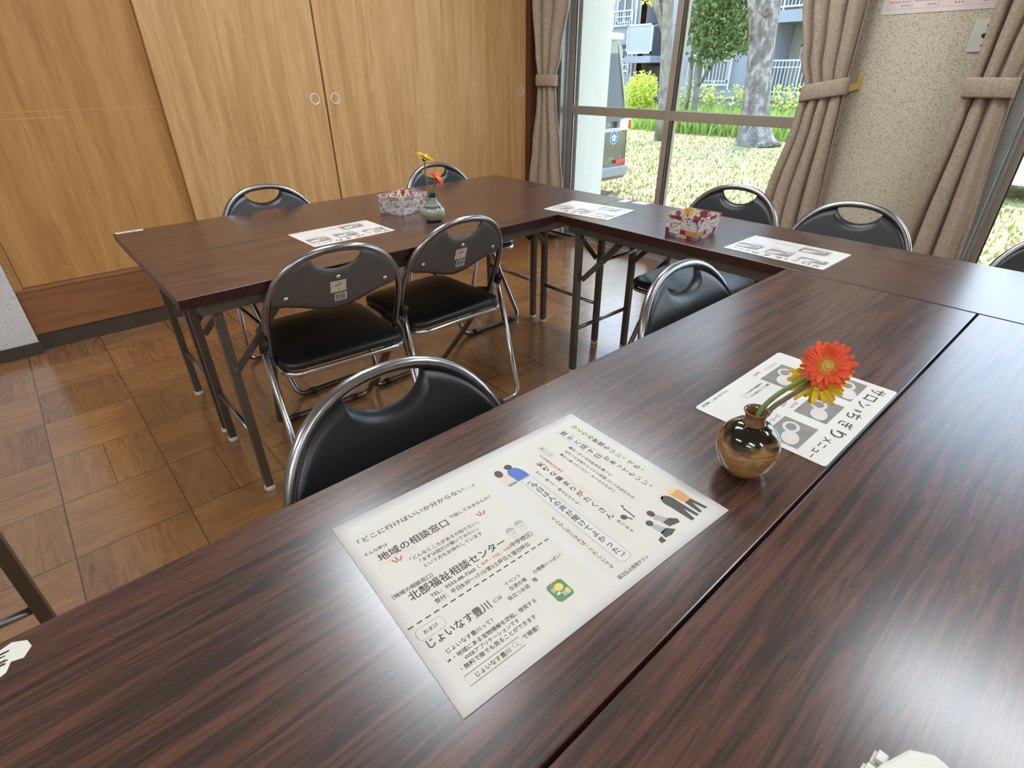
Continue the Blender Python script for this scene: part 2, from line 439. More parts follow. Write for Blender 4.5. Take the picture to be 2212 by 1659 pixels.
for n, (xa, xb, y, mat, hx) in enumerate(((-.126, .735, 3.413, 'closet_b', None), (.694, 1.541, 3.380, 'closet', 1.479), (1.551, 2.404, 3.380, 'closet', 1.605), (2.385, 3.170, 3.413, 'closet', 3.122))):
    m, seed = M[mat], n
    d = MB().box((xa, y, .312), (xb, y+.026, 2.3))
    if n == 0:
        d.slot = 1
        d.box((-.126, y-.0004, 1.057), (.70, y, 1.0588)).box((-.126, y-.0004, 1.030), (.30, y, 1.0325)).box((.05, y-.0004, .372), (.075, y, .375)).box((.45, y-.0004, .372), (.50, y, .3735))
    mm = m.copy(); mm.name = m.name+'_'+'abcd'[n]
    for nd in mm.node_tree.nodes:
        if nd.type == 'MAPPING': nd.inputs['Location'].default_value = (n*3.7, 0, n*1.3)
    door = wb(d, 'door', [mm, plain('pale_scuff', lin(206, 160, 104), .5)], t, bevel=.002 if n else 0)
    if hx:
        h = MB().lathe(cup(), (hx, y, 1.064), 24, Matrix.Rotation(R(-90), 3, 'X'))
        tag(wb(h, 'finger_pull', M['pull'], door), 'round chrome finger pull')

# curtains
def curtain(label, x, levels, nf, seed, tz, hook=None, tilt=0.0):
    rnd = random.Random(seed)
    yc = (levels[0][1]+levels[0][2])/2
    t = tag(empty('curtain', (x, yc, .05)), label, 'curtain', None)
    zs = []
    z = levels[0][0]
    while z > levels[-1][0]: zs.append(z); z -= .035
    zs.append(levels[-1][0])
    ph = [rnd.uniform(-.5, .5) for _ in range(nf+2)]
    am = [rnd.uniform(.75, 1.2) for _ in range(nf+2)]
    P = []; N = nf*14
    for z in zs:
        for (za, la, ra, aa), (zb, lb, rb, ab) in zip(levels, levels[1:]):
            if za >= z >= zb:
                s = (za-z)/(za-zb); s = s*s*(3-2*s); L = la+(lb-la)*s; Rr = ra+(rb-ra)*s; A = aa+(ab-aa)*s
        row = []
        for j in range(N+1):
            u = j/N; q = u*nf; i = int(min(q, nf-1e-6)); fr = q-i
            a = am[i]*(1-fr)+am[i+1]*fr
            wv = math.sin(2*PI*q+ph[i]*(1-fr)+ph[i+1]*fr)
            xo = A*a*(abs(wv)**.75)*(1 if wv > 0 else -1)
            yo = .35*A*math.cos(2*PI*q)*a
            e = min(u, 1-u)*nf*2; k = min(1, e)
            row.append((x-xo+.004*math.sin(z*5+j), L+(Rr-L)*u+yo*k, z))
        P.append(row)
    m = MB(); m.grid(P)
    o = wb(m, 'drape', M['curtain'], t)
    md = o.modifiers.new('thick', 'SOLIDIFY'); md.thickness = .003
    # tie band
    Lz = [l for l in levels if abs(l[0]-tz) < .02][0]
    L, Rr, A = Lz[1]+.012, Lz[2]-.012, Lz[3]+.016
    ring = []
    for k in range(36):
        a = 2*PI*k/36; cx, sx = math.cos(a), math.sin(a)
        ring.append((x+A*(abs(cx)**.6)*(1 if cx > 0 else -1), (L+Rr)/2+(L-Rr)/2*(abs(sx)**.7)*(1 if sx > 0 else -1)))
    P = []
    for zz, off in ((tz-.037, 0), (tz-.03, .003), (tz+.03, .003), (tz+.037, 0)):
        P.append([(px+(off if px > x else -off), py, zz-tilt*(py-(L+Rr)/2)) for px, py in ring+ring[:1]])
    m = MB(); m.grid(P); b = wb(m, 'tie_band', M['curtain'], t)
    md = b.modifiers.new('thick', 'SOLIDIFY'); md.thickness = .003
    if hook:
        h = MB(); hz = tz-tilt*(Rr-(L+Rr)/2)
        h.box((XW-.006, hook-.013, hz-.02), (XW, hook+.013, hz+.045)); h.bar((XW-.003, hook, hz), (x+A*.3, Rr-.004, hz-.01), .006, .03)
        tag(wb(h, 'wall_hook', plain('yellowed_hook', lin(196, 168, 96), .5), t, bevel=.001), 'yellowed wall hook')
    hd = MB().box((x-.02, levels[0][2]-.02, levels[0][0]), (x+.02, levels[0][1]+.02, levels[0][0]+.03))
    wb(hd, 'heading', M['curtain'], t)
    return t
curtain('taupe curtain tied back between the closet and the glass door', 3.165,
        [(2.32, 3.345, 2.90, .034), (1.62, 3.335, 2.985, .034), (1.30, 3.300, 3.05, .026), (1.135, 3.272, 3.10, .016), (1.0, 3.278, 3.085, .020), (.7, 3.315, 3.03, .030), (.40, 3.35, 2.985, .038), (.05, 3.355, 2.965, .04)], 3, 3, 1.135)
curtain('taupe curtain tied back at the left edge of the speckled wall pier', 3.165,
        [(2.32, 1.47, 1.10, .036), (1.5, 1.434, 1.148, .036), (1.25, 1.385, 1.146, .03), (1.105, 1.335, 1.148, .02), (.98, 1.35, 1.142, .024), (.55, 1.415, 1.13, .036), (.05, 1.46, 1.10, .04)], 4, 12, 1.105, 1.125, .18)
curtain('taupe curtain tied back beside the wall outlet, rightmost of the three', 3.165,
        [(2.32, .67, .38, .034), (1.44, .668, .475, .03), (1.25, .664, .50, .026), (1.125, .664, .51, .020), (1.0, .675, .495, .024), (.5, .71, .462, .036), (.05, .73, .44, .04)], 3, 23, 1.125, None, .0)
rl = MB().tube([(3.165, 3.36, 2.37), (3.165, -1.5, 2.37)], .012, 10)
for y in (3.2, 1.2, .6, -1.3): rl.box((3.165, y-.01, 2.36), (XW, y+.01, 2.38))
tag(rl.build('curtain_rail', M['alu']), 'grey metal curtain rail running along the window wall above the curtains', 'curtain rail')

# unseen ceiling lamps, assumed and added to brighten the interior
ADDED_LAMPS = [(.80, 1.75, 90), (2.3, 1.72, 90), (-1.9, 1.4, 90), (2.25, -.6, 90), (-1.3, -1.2, 90), (-2.6, -1.2, 90), (0, -2.5, 90)]
def make_added_lamp():
    t = tag(empty('ceiling_lamp', (0, 0, ZC)), 'added ceiling lamp, out of view, brightening the room from the white ceiling', 'lamp', 'added ceiling lamps')
    MB().box((-.62, -.14, -.05), (.62, .14, 0)).build('housing', M['lampw'], t, bevel=.008)
    MB().box((-.60, -.12, -.068), (.60, .12, -.05)).build('diffuser', M['lamp'], t, bevel=.008)
    return t
lp = make_added_lamp()
for i, (x, y, a) in enumerate(ADDED_LAMPS):
    o = lp if i == 0 else copy_tree(lp)
    o.location = (x, y, ZC); o.rotation_euler = (0, 0, R(a))

# ------------------------------------------------------------------ folding tables
TH = .70
def make_table():
    t = empty('folding_table'); L, W = 1.812, .45
    m = MB().box((-L/2, -W/2, TH-.029), (L/2, W/2, TH))
    for i, f in enumerate(m.b.faces): f.material_index = 0 if abs(f.normal.z) > .5 or i == 1 else 1
    m.b.normal_update()
    for f in m.b.faces: f.material_index = 0 if f.normal.z > .5 else 1
    m.build('tabletop', [M['table'], M['table_edge']], t, bevel=.0018, fix=False)
    for s in (-1, 1):
        c = MB().box((-.86, s*.195-.014, TH-.062), (.86, s*.195+.014, TH-.03))
        c.build('under_rail', M['steel_leg'], t, bevel=.002)
    for sx in (-1, 1):
        x = sx*.818
        MB().tube([(x, -.18, .215), (x, .18, .215)], .009, 10).build('stretcher', M['graytube'], t)
        MB().tube([(x-sx*.115, -.165, .545), (x-sx*.115, .165, .545)], .006, 8).build('tie_rod', M['graytube'], t)
        for sy in (-1, 1):
            y = sy*.185
            l = MB().box((x-.0125, y-.0125, .018), (x+.0125, y+.0125, TH-.045))
            for z in (.62, .455): l.lathe([(.006, 0), (.005, .002), (.0001, .0035)], (x, y+sy*.0125, z), 8, Matrix.Rotation(R(-90*sy), 3, 'X'))
            o = l.build('leg', M['steel_leg'], t, bevel=.002)
            MB().lathe([(.017, 0), (.018, .006), (.0165, .018), (.0001, .0185)], (x, y, 0), 12).build('foot_cap', M['foot'], o)
            st = MB(); yy = y-sy*.017
            st.bar((x-sx*.012, yy, .44), (x-sx*.118, yy, .548), .022, .006, (0, 1, 0)); st.bar((x-sx*.098, yy-sy*.005, .53), (x-sx*.215, yy-sy*.005, .655), .027, .006, (0, 1, 0))
            st.lathe([(.007, 0), (.005, .003), (.0001, .004)], (x-sx*.108, yy+sy*.004, .54), 8, Matrix.Rotation(R(-90*sy), 3, 'X'))
            st.build('folding_stay', M['steel_leg'], t, bevel=.001)
            if sy > 0: MB().box((x-sx*.045-.012, y-.05, .60), (x-sx*.045+.012, y-.03, TH-.03)).build('stop_block', M['cream'], t, bevel=.002)
    return t
TABLES = [
    (1.122, 1.7550, 0, 'dark wood-grain folding table under the celadon vase, nearer of the two by the closet'),
    (1.122, 2.2055, 0, 'dark wood-grain folding table nearest the closet, with a small white label on its corner'),
    (1.8235, .6225, 90, 'dark wood-grain folding table along the window wall, under the red and yellow paper basket'),
    (.688, .3805, 0, 'dark red-brown folding table in the foreground under the large flyer and brown vase'),
    (.688, -.0735, 0, 'dark red-brown folding table nearest the viewer, under the white plastic case'),
    (-.446, .425, 90, 'folding table off the left edge, showing one steel leg beside the parquet'),
]
tp = make_table()
for i, (x, y, a, lab) in enumerate(TABLES):
    o = tp if i == 0 else copy_tree(tp)
    o.location = (x, y, 0); o.rotation_euler = (0, 0, R(a)); tag(o, lab, 'table', 'dark wood-grain folding tables')

# ------------------------------------------------------------------ folding chairs (local: facing +y, floor at z=0)
def yb(z):
    if z <= .43: return .235-.32*z/.43
    return -.085-.14*(z-.43)/.34
ZT, ZA, HW = .775, .555, .213
def arc_z(x): return ZA+(ZT-ZA)*max(0, 1-abs(x/HW)**2.25)**(1/2.25)
def make_chair():
    t = empty('folding_chair')
    side = []
    n = 26; arc = []
    for i in range(n+1):
        a = PI-PI*i/n; ca, sa = math.cos(a), math.sin(a)
        x = HW*(abs(ca)**(2/2.25))*(1 if ca > 0 else -1); z = ZA+(ZT-ZA)*(sa**(2/2.25) if sa > 0 else 0)
        arc.append((x, yb(z), z))
    lo = smoothpath([(0, .235, .012), (-.185, .235, .012), (-.198, yb(.2), .2), (-.209, yb(.43), .43), (-HW, yb(ZA), ZA)], .035, 5)[:-1]
    path = lo + arc + [Vector((-p[0], p[1], p[2])) for p in reversed([Vector(q) for q in lo])][:-1]
    MB().tube(path, .0112, 12, closed=True).build('front_tube_frame', M['graytube'], t)
    for sx in (-1, 1):
        MB().tube([(sx*.11, .235, .012), (sx*.135, .235, .012)], .0135, 12).build('floor_grip', M['rubber'], t)
        MB().tube([(sx*.11, -.243, .012), (sx*.135, -.243, .012)], .013, 12).build('floor_grip', M['rubber'], t)
        h = MB().tube([(sx*.231, yb(.475)-.012, .475), (sx*.231, yb(.475)-.03, .505), (sx*.229, yb(.475)-.028, .515)], [.0125, .0135, .010], 12)
        h.build('tube_cap', M['rubber'], t)
        b = MB().lathe([(.0001, -.016), (.008, -.015), (.008, .012), (.0001, .014)], (sx*.222, yb(.44)-.006, .445), 10, Matrix.Rotation(R(90), 3, 'Y'))
        b.bar((sx*.222, yb(.44)-.01, .445), (sx*.218, .02, .412), .005, .018)
        b.build('hinge', M['graytube'], t)
    rear = smoothpath([(-.231, yb(.475)-.016, .48), (-.228, -.243, .012), (.228, -.243, .012), (.231, yb(.475)-.016, .48)], .04, 6)
    MB().tube(rear, .0102, 12).build('rear_leg_frame', M['chrome'], t)
    # seat
    def sring(hw, y0, y1, rr, k=0):
        p = rrect(-hw, y0, hw, y1, rr, 6)
        return [(x*(1-.06*(y-y0)/(y1-y0)), y) for x, y in p]
    P = []
    for ins, z in ((.012, .412), (.0, .418), (0, .432), (.006, .4385), (.022, .442), (.07, .445), (.13, .446)):
        P.append([(x, y, z) for x, y in sring(.203-ins, -.185+ins, .222-ins, .055-ins*.2)])
    m = MB(); V = m.grid([r+r[:1] for r in P]); 
    m.b.faces.new([m.b.verts.new(p) for p in P[-1]]); m.b.faces.new([m.b.verts.new(p) for p in reversed(P[0])])
    bmesh.ops.remove_doubles(m.b, verts=m.b.verts, dist=1e-5)
    m.build('seat', M['vinyl'], t)
    sf = [(x, y, .404) for x, y in sring(.200, -.188, .218, .06)]
    MB().tube(sf, .0095, 8, closed=True).build('seat_frame', M['chrome'], t)
    MB().box((-.17, -.15, .404), (.17, .19, .4115)).build('seat_pan', M['backplate'], t)
    # backrest: upholstered front over a grey plastic plate, with a scooped hand hole at the top
    def edges(x):
        top = arc_z(x)-.006
        s = .076
        if abs(x) < s: top = min(top, ZT-.012-.050*math.sqrt(max(0, 1-(x/s)**2)))
        q = min(1, abs(x)/.19); bot = .572+.046*(q*q*(3-2*q))
        if abs(x) > .178: bot += (abs(x)-.178)*.55
        return bot, top
    xs = sorted(set([round(-.2015+.403*i/40, 5) for i in range(41)]+[-.076, .076, -.0765, .0765, -.074, .074, -.068, .068]))
    NV = 12
    def off(u, x, bot, top, d):
        e = min((u*(top-bot))/.022, ((1-u)*(top-bot))/.022, (.2016-abs(x))/.02)
        e = max(0, min(1, e)); return d*math.sqrt(1-(1-e)**2)
    for nm, mat, base, d in (('back_cushion', M['vinyl'], .002, .014), ('back_plate', M['backplate'], -.002, -.006)):
        F, B = [], []
        for x in xs:
            bot, top = edges(x); fr, bk = [], []
            cv = .016*(1-(x/.2)**2)    # hollow curve across the back
            for j in range(NV+1):
                u = j/NV; z = bot+(top-bot)*u
                fr.append((x, yb(z)+base+off(u, x, bot, top, d)-cv*.6, z)); bk.append((x, yb(z)-cv*.6, z))
            F.append(fr); B.append(bk)
        m = MB(); m.grid(F); m.grid(B)
        for g0, g1 in ((F[0], B[0]), (F[-1], B[-1]), ([r[0] for r in F], [r[0] for r in B]), ([r[-1] for r in F], [r[-1] for r in B])): m.grid([g0, g1])
        bmesh.ops.remove_doubles(m.b, verts=m.b.verts, dist=2e-5)
        plate = m.build(nm, mat, t)
    def back_pt(x, z, o): return Vector((x, yb(z)-.016*(1-(x/.2)**2)*.6-.0085-o, z))
    for x, z in ((-.152, .645), (.152, .645), (0, .686)):
        m = MB().lathe([(.0001, .0), (.0085, .0), (.008, .003), (.004, .0055), (.0001, .006)], back_pt(x, z, -.001), 12, Matrix.Rotation(R(112), 3, 'X'))
        m.build('rivet', M['rivet'], plate)
    def sticker(x0, x1, z0, z1, marks):
        m = MB()
        def quad(a, c, e, f, o, s):
            m.slot = s; v = [m.b.verts.new(back_pt(p, q, o)) for p, q in ((a, e), (c, e), (c, f), (a, f))]; fc = m.b.faces.new(v); fc.material_index = s
        N = 6
        for i in range(N):
            a = x0+(x1-x0)*i/N; c = x0+(x1-x0)*(i+1)/N; quad(a, c, z0, z1, .0006, 0)
        for a, c, e, f, s in marks: quad(x0+(x1-x0)*a, x0+(x1-x0)*c, z0+(z1-z0)*e, z0+(z1-z0)*f, .0011, s)
        o = m.build('asset_sticker', [M['label'], M['ink'], M['inkgrey'], M['inkred']], plate, fix=False)
        return o
    fr = [(.1, .9, .1, .12, 2), (.1, .9, .86, .88, 2), (.1, .115, .1, .88, 2), (.885, .9, .1, .88, 2), (.42, .58, .84, .90, 1)]
    fr += [(.2+.08*i, .25+.08*i, .47+.02*i, .55+.02*i, 2) for i in range(7)]+[(.28+.09*i, .34+.09*i, .58+.015*i, .66+.015*i, 2) for i in range(5)]
    fr += [(.46, .58, .20, .23, 3), (.50, .53, .16, .34, 3), (.46, .57, .30, .33, 1)]
    tag(sticker(-.024, .024, .634, .673, fr), 'white framed asset sticker')
    bars = []; r2 = random.Random(5); x = .1
    while x < .88:
        wd = r2.choice((.012, .02, .032)); bars.append((x, x+wd, .12, .9, 1)); x += wd+r2.choice((.014, .022, .03))
    tag(sticker(-.012, .026, .602, .629, bars), 'white barcode sticker')
    return t
CHAIRS = [
    (.640, 1.675, -5, 'black folding chair seen from behind, left one of the pair at the far table'),
    (1.082, 1.690, 1, 'black folding chair seen from behind, right one of the pair, below the celadon vase'),
    (.352, .503, 180, 'black folding chair facing the foreground table behind the large flyer, largest chair back in view'),
    (1.186, .480, 180, 'black folding chair reflecting blue light, facing the foreground table near the inner table corner'),
    (.800, 2.305, 180, 'black folding chair between closet and far table, left of the paper basket and vase'),
    (1.690, 2.305, 180, 'blue-reflecting black folding chair between the closet and far table, behind the yellow gerbera'),
    (2.030, 1.115, 90, 'black folding chair by the glass door, bright grass showing through its hand hole'),
    (2.030, .655, 90, 'black folding chair in front of the speckled wall pier, between two curtains'),
    (2.09, .035, 90, 'black folding chair cut off by the right edge, in front of the second window'),
]
cp_ = make_chair()
for i, (x, y, a, lab) in enumerate(CHAIRS):
    o = cp_ if i == 0 else copy_tree(cp_)
    o.location = (x, y, 0); o.rotation_euler = (0, 0, R(a)); tag(o, lab, 'chair', 'black folding chairs around the tables')

# ------------------------------------------------------------------ print on paper
_gl = {}
def glyphs(strings):
    todo = []
    for s in strings:
        if s not in _gl:
            c = bpy.data.curves.new('t', 'FONT'); c.body = s; c.resolution_u = 2; c.offset = .012
            o = bpy.data.objects.new('t', c); C.objects.link(o); todo.append((s, o)); _gl[s] = None
    bpy.context.view_layer.update(); dg = bpy.context.evaluated_depsgraph_get()
    for s, o in todo:
        e = o.evaluated_get(dg); me = e.to_mesh()
        _gl[s] = ([v.co.copy() for v in me.vertices], [list(p.vertices) for p in me.polygons]); e.to_mesh_clear()
    for s, o in todo:
        c = o.data; bpy.data.objects.remove(o); bpy.data.curves.remove(c)
class Print:
    """marks in page millimetres: u from the left edge, v down from the top edge"""
    def __init__(self, w, h): self.w, self.h = w, h; self.L = {}
    def P(self, u, v): return ((u-self.w/2)/1000, (self.h/2-v)/1000)
    def lay(self, k): return self.L.setdefault(k, MB())
    def put(self, k, s, fn, z):
        m = self.lay(k); vs, fs = _gl[s]
        nv = [m.b.verts.new((*self.P(*fn(p.x, p.y)), z)) for p in vs]
        for f in fs:
            try: m.b.faces.new([nv[i] for i in f])
            except ValueError: pass
    def line(self, k, s, u0, u1, v, size=None, dv=0.0, z=.0007):
        glyphs([s]); vs = _gl[s][0]; a = min(p.x for p in vs); b = max(p.x for p in vs)
        sc = (u1-u0)/(b-a); sy = size or sc
        self.put(k, s, lambda x, y: (u0+(x-a)*sc, v-(y-.36)*sy+dv*(x-a)/(b-a)), z)
    def column(self, k, s, u, v0, v1, size, z=.0007, du=0.0):
        n = len(s); glyphs(list(set(s)-{' '}))
        for i, ch in enumerate(s):
            if ch == ' ': continue
            vv = v0+(v1-v0)*i/max(1, n-1); uu = u+du*i/max(1, n-1)
            if ch in '「」ー': fn = lambda x, y: (uu-(y-.36)*size*-1*-1, vv+(x-.5)*size)
            elif ch in '。、': fn = lambda x, y: (uu+(x+.0-.1)*size, vv-(y+.0)*size-.1*size)
            else: fn = lambda x, y: (uu+(x-.5)*size, vv-(y-.36)*size)
            self.put(k, ch, fn, z)
    def poly(self, k, pts, z=.00062):
        m = self.lay(k); m.b.faces.new([m.b.verts.new((*self.P(*p), z)) for p in pts])
    def rect(self, k, u0, v0, u1, v1, z=.00062, r=0):
        self.poly(k, rrect(u0, v0, u1, v1, r) if r else [(u0, v0), (u1, v0), (u1, v1), (u0, v1)], z)
    def stroke(self, k, pts, wd, z=.0006, closed=False):
        m = self.lay(k); n = len(pts); A = []
        for i, p in enumerate(pts):
            a = pts[(i-1) % n] if closed or i > 0 else p; b = pts[(i+1) % n] if closed or i < n-1 else p
            d = Vector((b[0]-a[0], b[1]-a[1])); d.normalize(); q = Vector((-d.y, d.x))*wd/2
            A.append((m.b.verts.new((*self.P(p[0]+q.x, p[1]+q.y), z)), m.b.verts.new((*self.P(p[0]-q.x, p[1]-q.y), z))))
        for i in range(n if closed else n-1): m.b.faces.new((A[i][0], A[i][1], A[(i+1) % n][1], A[(i+1) % n][0]))
    def ell(self, k, u, v, a, b, rot=0, z=.00066, n=20):
        c, s = math.cos(R(rot)), math.sin(R(rot))
        self.poly(k, [(u+a*math.cos(t)*c-b*math.sin(t)*s, v+a*math.cos(t)*s+b*math.sin(t)*c) for t in (2*PI*i/n for i in range(n))], z)
    def build(self, parent, names, mats):
        for k, m in self.L.items():
            for f in m.b.faces:
                f.normal_update()
                if f.normal.z < 0: f.normal_flip()
            m.build(names[k.split('#')[0]], mats[k.split('#')[0]], parent, fix=False)
def sheet(name, loc, rz, w, h, th, mat, r=0.0, curl=None):
    t = empty(name, loc, R(rz))
    nx, ny = 24, 16
    if r == 0:
        m = MB(); up = []; dn = []
        for i in range(nx+1):
            a = []; b = []
            for j in range(ny+1):
                x = -w/2+w*i/nx; y = -h/2+h*j/ny; z = curl(x, y) if curl else 0
                a.append((x, y, th+z)); b.append((x, y, z))
            up.append(a); dn.append(b)
        m.grid(up); m.grid(dn)
        for g0, g1 in ((up[0], dn[0]), (up[-1], dn[-1]), ([q[0] for q in up], [q[0] for q in dn]), ([q[-1] for q in up], [q[-1] for q in dn])): m.grid([g0, g1])
        bmesh.ops.remove_doubles(m.b, verts=m.b.verts, dist=1e-6)
    else: m = MB().prism(rrect(-w/2, -h/2, w/2, h/2, r), 0, th)
    m.build('sheet', mat, t); return t

IC = {'ink': M['ink'], 'grey': M['inkgrey'], 'red': M['inkred'], 'pink': M['inkpink'], 'panel': M['panel'], 'white': M['paper'],
      'blue': plain('blue_ink', lin(88, 116, 178), .7), 'orange': plain('orange_ink', lin(216, 158, 112), .7), 'dark': plain('charcoal_ink', lin(84, 82, 80), .7),
      'skin': plain('beige_ink', lin(226, 198, 176), .7), 'green': plain('green_ink', lin(98, 140, 98), .7), 'yellow': plain('yellow_ink', lin(226, 204, 110), .7),
      'pale': plain('pale_grey_ink', lin(170, 174, 176), .7), 'photo': plain('printed_photo', lin(138, 132, 128), .3, 0, .15, 30), 'cup': plain('printed_cup', lin(206, 206, 208), .3), 'teal': plain('teal_ink', lin(104, 134, 150), .7)}
IN = {'ink': 'dark_lettering', 'grey': 'grey_lettering', 'red': 'red_print', 'pink': 'pink_underline', 'panel': 'cream_panel', 'white': 'white_lettering_ground', 'blue': 'blue_print',
      'orange': 'orange_print', 'dark': 'charcoal_print', 'skin': 'beige_print', 'green': 'green_print', 'yellow': 'yellow_print', 'pale': 'pale_print', 'photo': 'grey_photo_print', 'cup': 'pale_print_detail', 'teal': 'teal_print'}

# the large flyer
fl = tag(sheet('flyer', (.358, .366, TH+.0004), -3, .42, .297, .0004, M['paper']), 'large white printed flyer lying across the foreground table beside the brown vase', 'flyer')
p = Print(420, 297)
p.rect('panel', 16, 22, 205, 283, .00055, 8); p.rect('panel', 218, 22, 409, 283, .00055, 8)
p.line('ink', '「どこに行けばいいか分からない…」', 16, 188, 43, 9.5)
p.line('ink', 'そんな時は', 13, 43, 67)
p.line('ink', '地域の相談窓口', 24, 121, 82, 14)
p.line('ink', 'で話してみませんか？', 127, 192, 78)
p.line('ink', '「どんなところがあるか知りたい」', 53, 151, 107)
p.line('ink', '「まずは話だけ聞いてみたい」', 61, 144, 116)
p.line('ink', 'という方もお待ちしています', 61, 144, 125.5)
p.line('ink', '［地域の相談窓口］', 11, 62, 142)
p.line('ink', '北部福祉相談センター', 25, 158, 153.5, 13.5)
p.line('ink', 'TEL：0533-88-7260', 45, 105, 166.5, 6.6)
p.line('ink', '（', 109, 111, 166.5, 6.5); p.line('red', '金屋・代田・中部', 114, 158, 166); p.line('ink', '中学校区）', 159, 193, 165)
p.line('ink', '受付：平日8:30～17:15/第3土曜日と翌日曜日', 45, 178, 176.2, 7)
for i in range(19): p.rect('ink', 5+10.6*i, 186.2-.1*i, 11.5+10.6*i, 187.8-.1*i, .0007)
p.stroke('grey', rrect(8, 193, 41, 208, 6), .45, closed=True); p.line('ink', 'おまけ', 16, 33, 200.5)
p.line('ink', 'じょいなす豊川', 12, 90, 215, 12.5); p.line('ink', 'には', 95, 106, 215.5)
p.line('ink', 'イベント', 118, 140, 205.7); p.line('ink', '交流の場', 118, 142, 214.3); p.line('ink', '役立つお店', 109, 139, 223.5); p.line('ink', '等', 146, 152, 222); p.line('ink', 'の情報いっぱい！', 154, 197, 213)
p.line('ink', 'じょいなす豊川って？', 23, 81, 233); p.line('ink', '⇒・地域にある宝物情報を周知、啓発する', 18, 132, 242.5)
p.line('ink', 'WEBアプリケーションです', 33, 102, 250, 5.6); p.line('ink', '・無料で誰でも見ることができます', 24, 119, 257.5)
p.stroke('ink', [(22, 265), (89, 265), (89, 276.5), (22, 276.5)], .6, closed=True); p.line('ink', 'じょいなす豊川', 32, 74, 271, 6.2); p.line('ink', 'で検索！', 92, 113, 269.5)
p.stroke('grey', [(81+2.6*math.cos(a), 269.5+2.6*math.sin(a)) for a in (2*PI*i/14 for i in range(14))], .5, closed=True); p.stroke('grey', [(83, 271.4), (85.5, 274)], .6)
p.stroke('pink', [(22+i*4, 91+1.6*math.sin(i*.75)) for i in range(26)], 1.6, .00062)
for a in (-30, 0, 35):
    for cu, cv, sg in ((163, 104, 1), (41, 104, 1)):
        c, s = math.cos(R(a-90)), math.sin(R(a-90)); p.stroke('red', [(cu+c*4, cv+s*4), (cu+c*12*sg, cv+s*12*sg)], 2.2)
for fu, fv in ((174, 146), (190, 143)):   # two small line-drawn heads
    p.stroke('grey', [(fu+6*math.cos(a), fv+5.6*math.sin(a)) for a in (2*PI*i/20 for i in range(20))], .4, closed=True)
    p.poly('pale', [(fu+6*math.cos(a), fv+5.6*math.sin(a)) for a in (PI+PI*i/12 for i in range(13))], .0006)
    p.stroke('grey', [(fu-2.5, fv+1.2), (fu-1, fv+1.6)], .35); p.stroke('grey', [(fu+1, fv+1.6), (fu+2.5, fv+1.2)], .35); p.stroke('grey', [(fu-1.5, fv+3.4), (fu, fv+4), (fu+1.5, fv+3.4)], .35)
    p.stroke('grey', [(fu-2, fv+5.5), (fu-5, fv+11), (fu+4, fv+11), (fu+2, fv+5.5)], .4)
p.column('ink', 'ひとりの時間もいい。でも、', 396, 33, 174, 10.5)
p.stroke('grey', rrect(363, 26, 378, 116, 5), .5, closed=True); p.rect('white', 363, 26, 378, 116, .0006, 5)
p.column('ink', '誰かと話す日', 370.5, 35, 109, 12); p.column('ink', 'があってもいい。', 376, 122, 204, 10.5, du=2)
p.column('ink', '最近、外へ出る機会が減った', 352.5, 69, 150, 6.4); p.column('ink', '気がつけば家でテレビと会話している気がする', 341, 72, 201, 6.2); p.column('ink', '誰かと話したいけど、きっかけがない', 330.5, 73, 176, 6.2)
p.stroke('grey', rrect(312, 37, 322, 69, 5), .45, closed=True); p.column('grey', '豊川には', 317, 43, 63, 6)
p.column('ink', 'そんなあなたのための', 304, 56, 101, 5.4)
p.column('ink', '気軽な集まりがたくさん', 290.5, 70, 206, 11.5); p.column('ink', 'あります', 292.5, 220, 241, 6)
p.stroke('pink', [(300+1.8*math.sin(i*.8), 64+i*5) for i in range(31)], 2.2, .00062)
p.column('ink', '来て、座って、帰るだけでも。', 275, 82, 168, 6)
p.stroke('grey', rrect(244, 80, 263, 268, 6), .55, closed=True); p.rect('white#2', 244, 80, 263, 268, .0006, 6)
p.column('ink', '「今日は人の声が聞けてよかった」', 253.5, 88, 262, 11)
p.column('ink', 'そんな1日になれば、うれしいです', 230.5, 164, 264, 6.4)
p.line('ink', '孤立防止啓発チラシ', 224, 276, 280)
# small printed figures
p.ell('pink#1', 230, 62, 8, 7); p.poly('skin#1', [(222, 62), (238, 62), (240, 76), (221, 76)]); p.ell('dark#1', 229, 49, 6, 8, 10, .0007); p.poly('teal', [(224, 76), (240, 76), (238, 80), (225, 80)], .0007)
p.ell('blue', 250, 62, 11, 13, -10); p.ell('dark#2', 249, 45, 6, 6, 0, .0007); p.poly('blue', [(240, 64), (262, 62), (263, 78), (241, 79)])
p.ell('orange', 393, 236, 8, 8); p.poly('orange', [(384, 228), (402, 230), (401, 252), (386, 252)]); p.poly('yellow', [(386, 226), (397, 226), (396, 230), (386, 231)], .0007)
p.poly('dark#3', [(387, 252), (400, 252), (403, 276), (398, 276), (395, 258), (391, 276), (386, 276)]); p.ell('skin#3', 389, 222, 4, 5)
p.ell('dark#4', 373, 238, 9, 13, 0); p.poly('dark#4', [(365, 238), (382, 238), (383, 277), (378, 277), (376, 258), (372, 278), (366, 278)]); p.ell('skin#4', 370, 224, 4, 5)
p.ell('dark#5', 335, 237, 5, 6); p.poly('pale#5', [(330, 244), (340, 243), (346, 256), (332, 258)]); p.poly('dark#5', [(332, 257), (347, 256), (355, 264), (352, 270), (334, 266)]); p.poly('skin#5', [(330, 250), (333, 250), (336, 268), (332, 268)], .0007)
p.ell('dark#6', 320, 247, 5, 5); p.poly('pale#6', [(316, 252), (325, 252), (330, 266), (318, 268)]); p.poly('dark#6', [(318, 266), (330, 265), (338, 274), (326, 277), (316, 275)]); p.poly('dark#6', [(306, 272), (314, 270), (313, 279), (305, 278)])
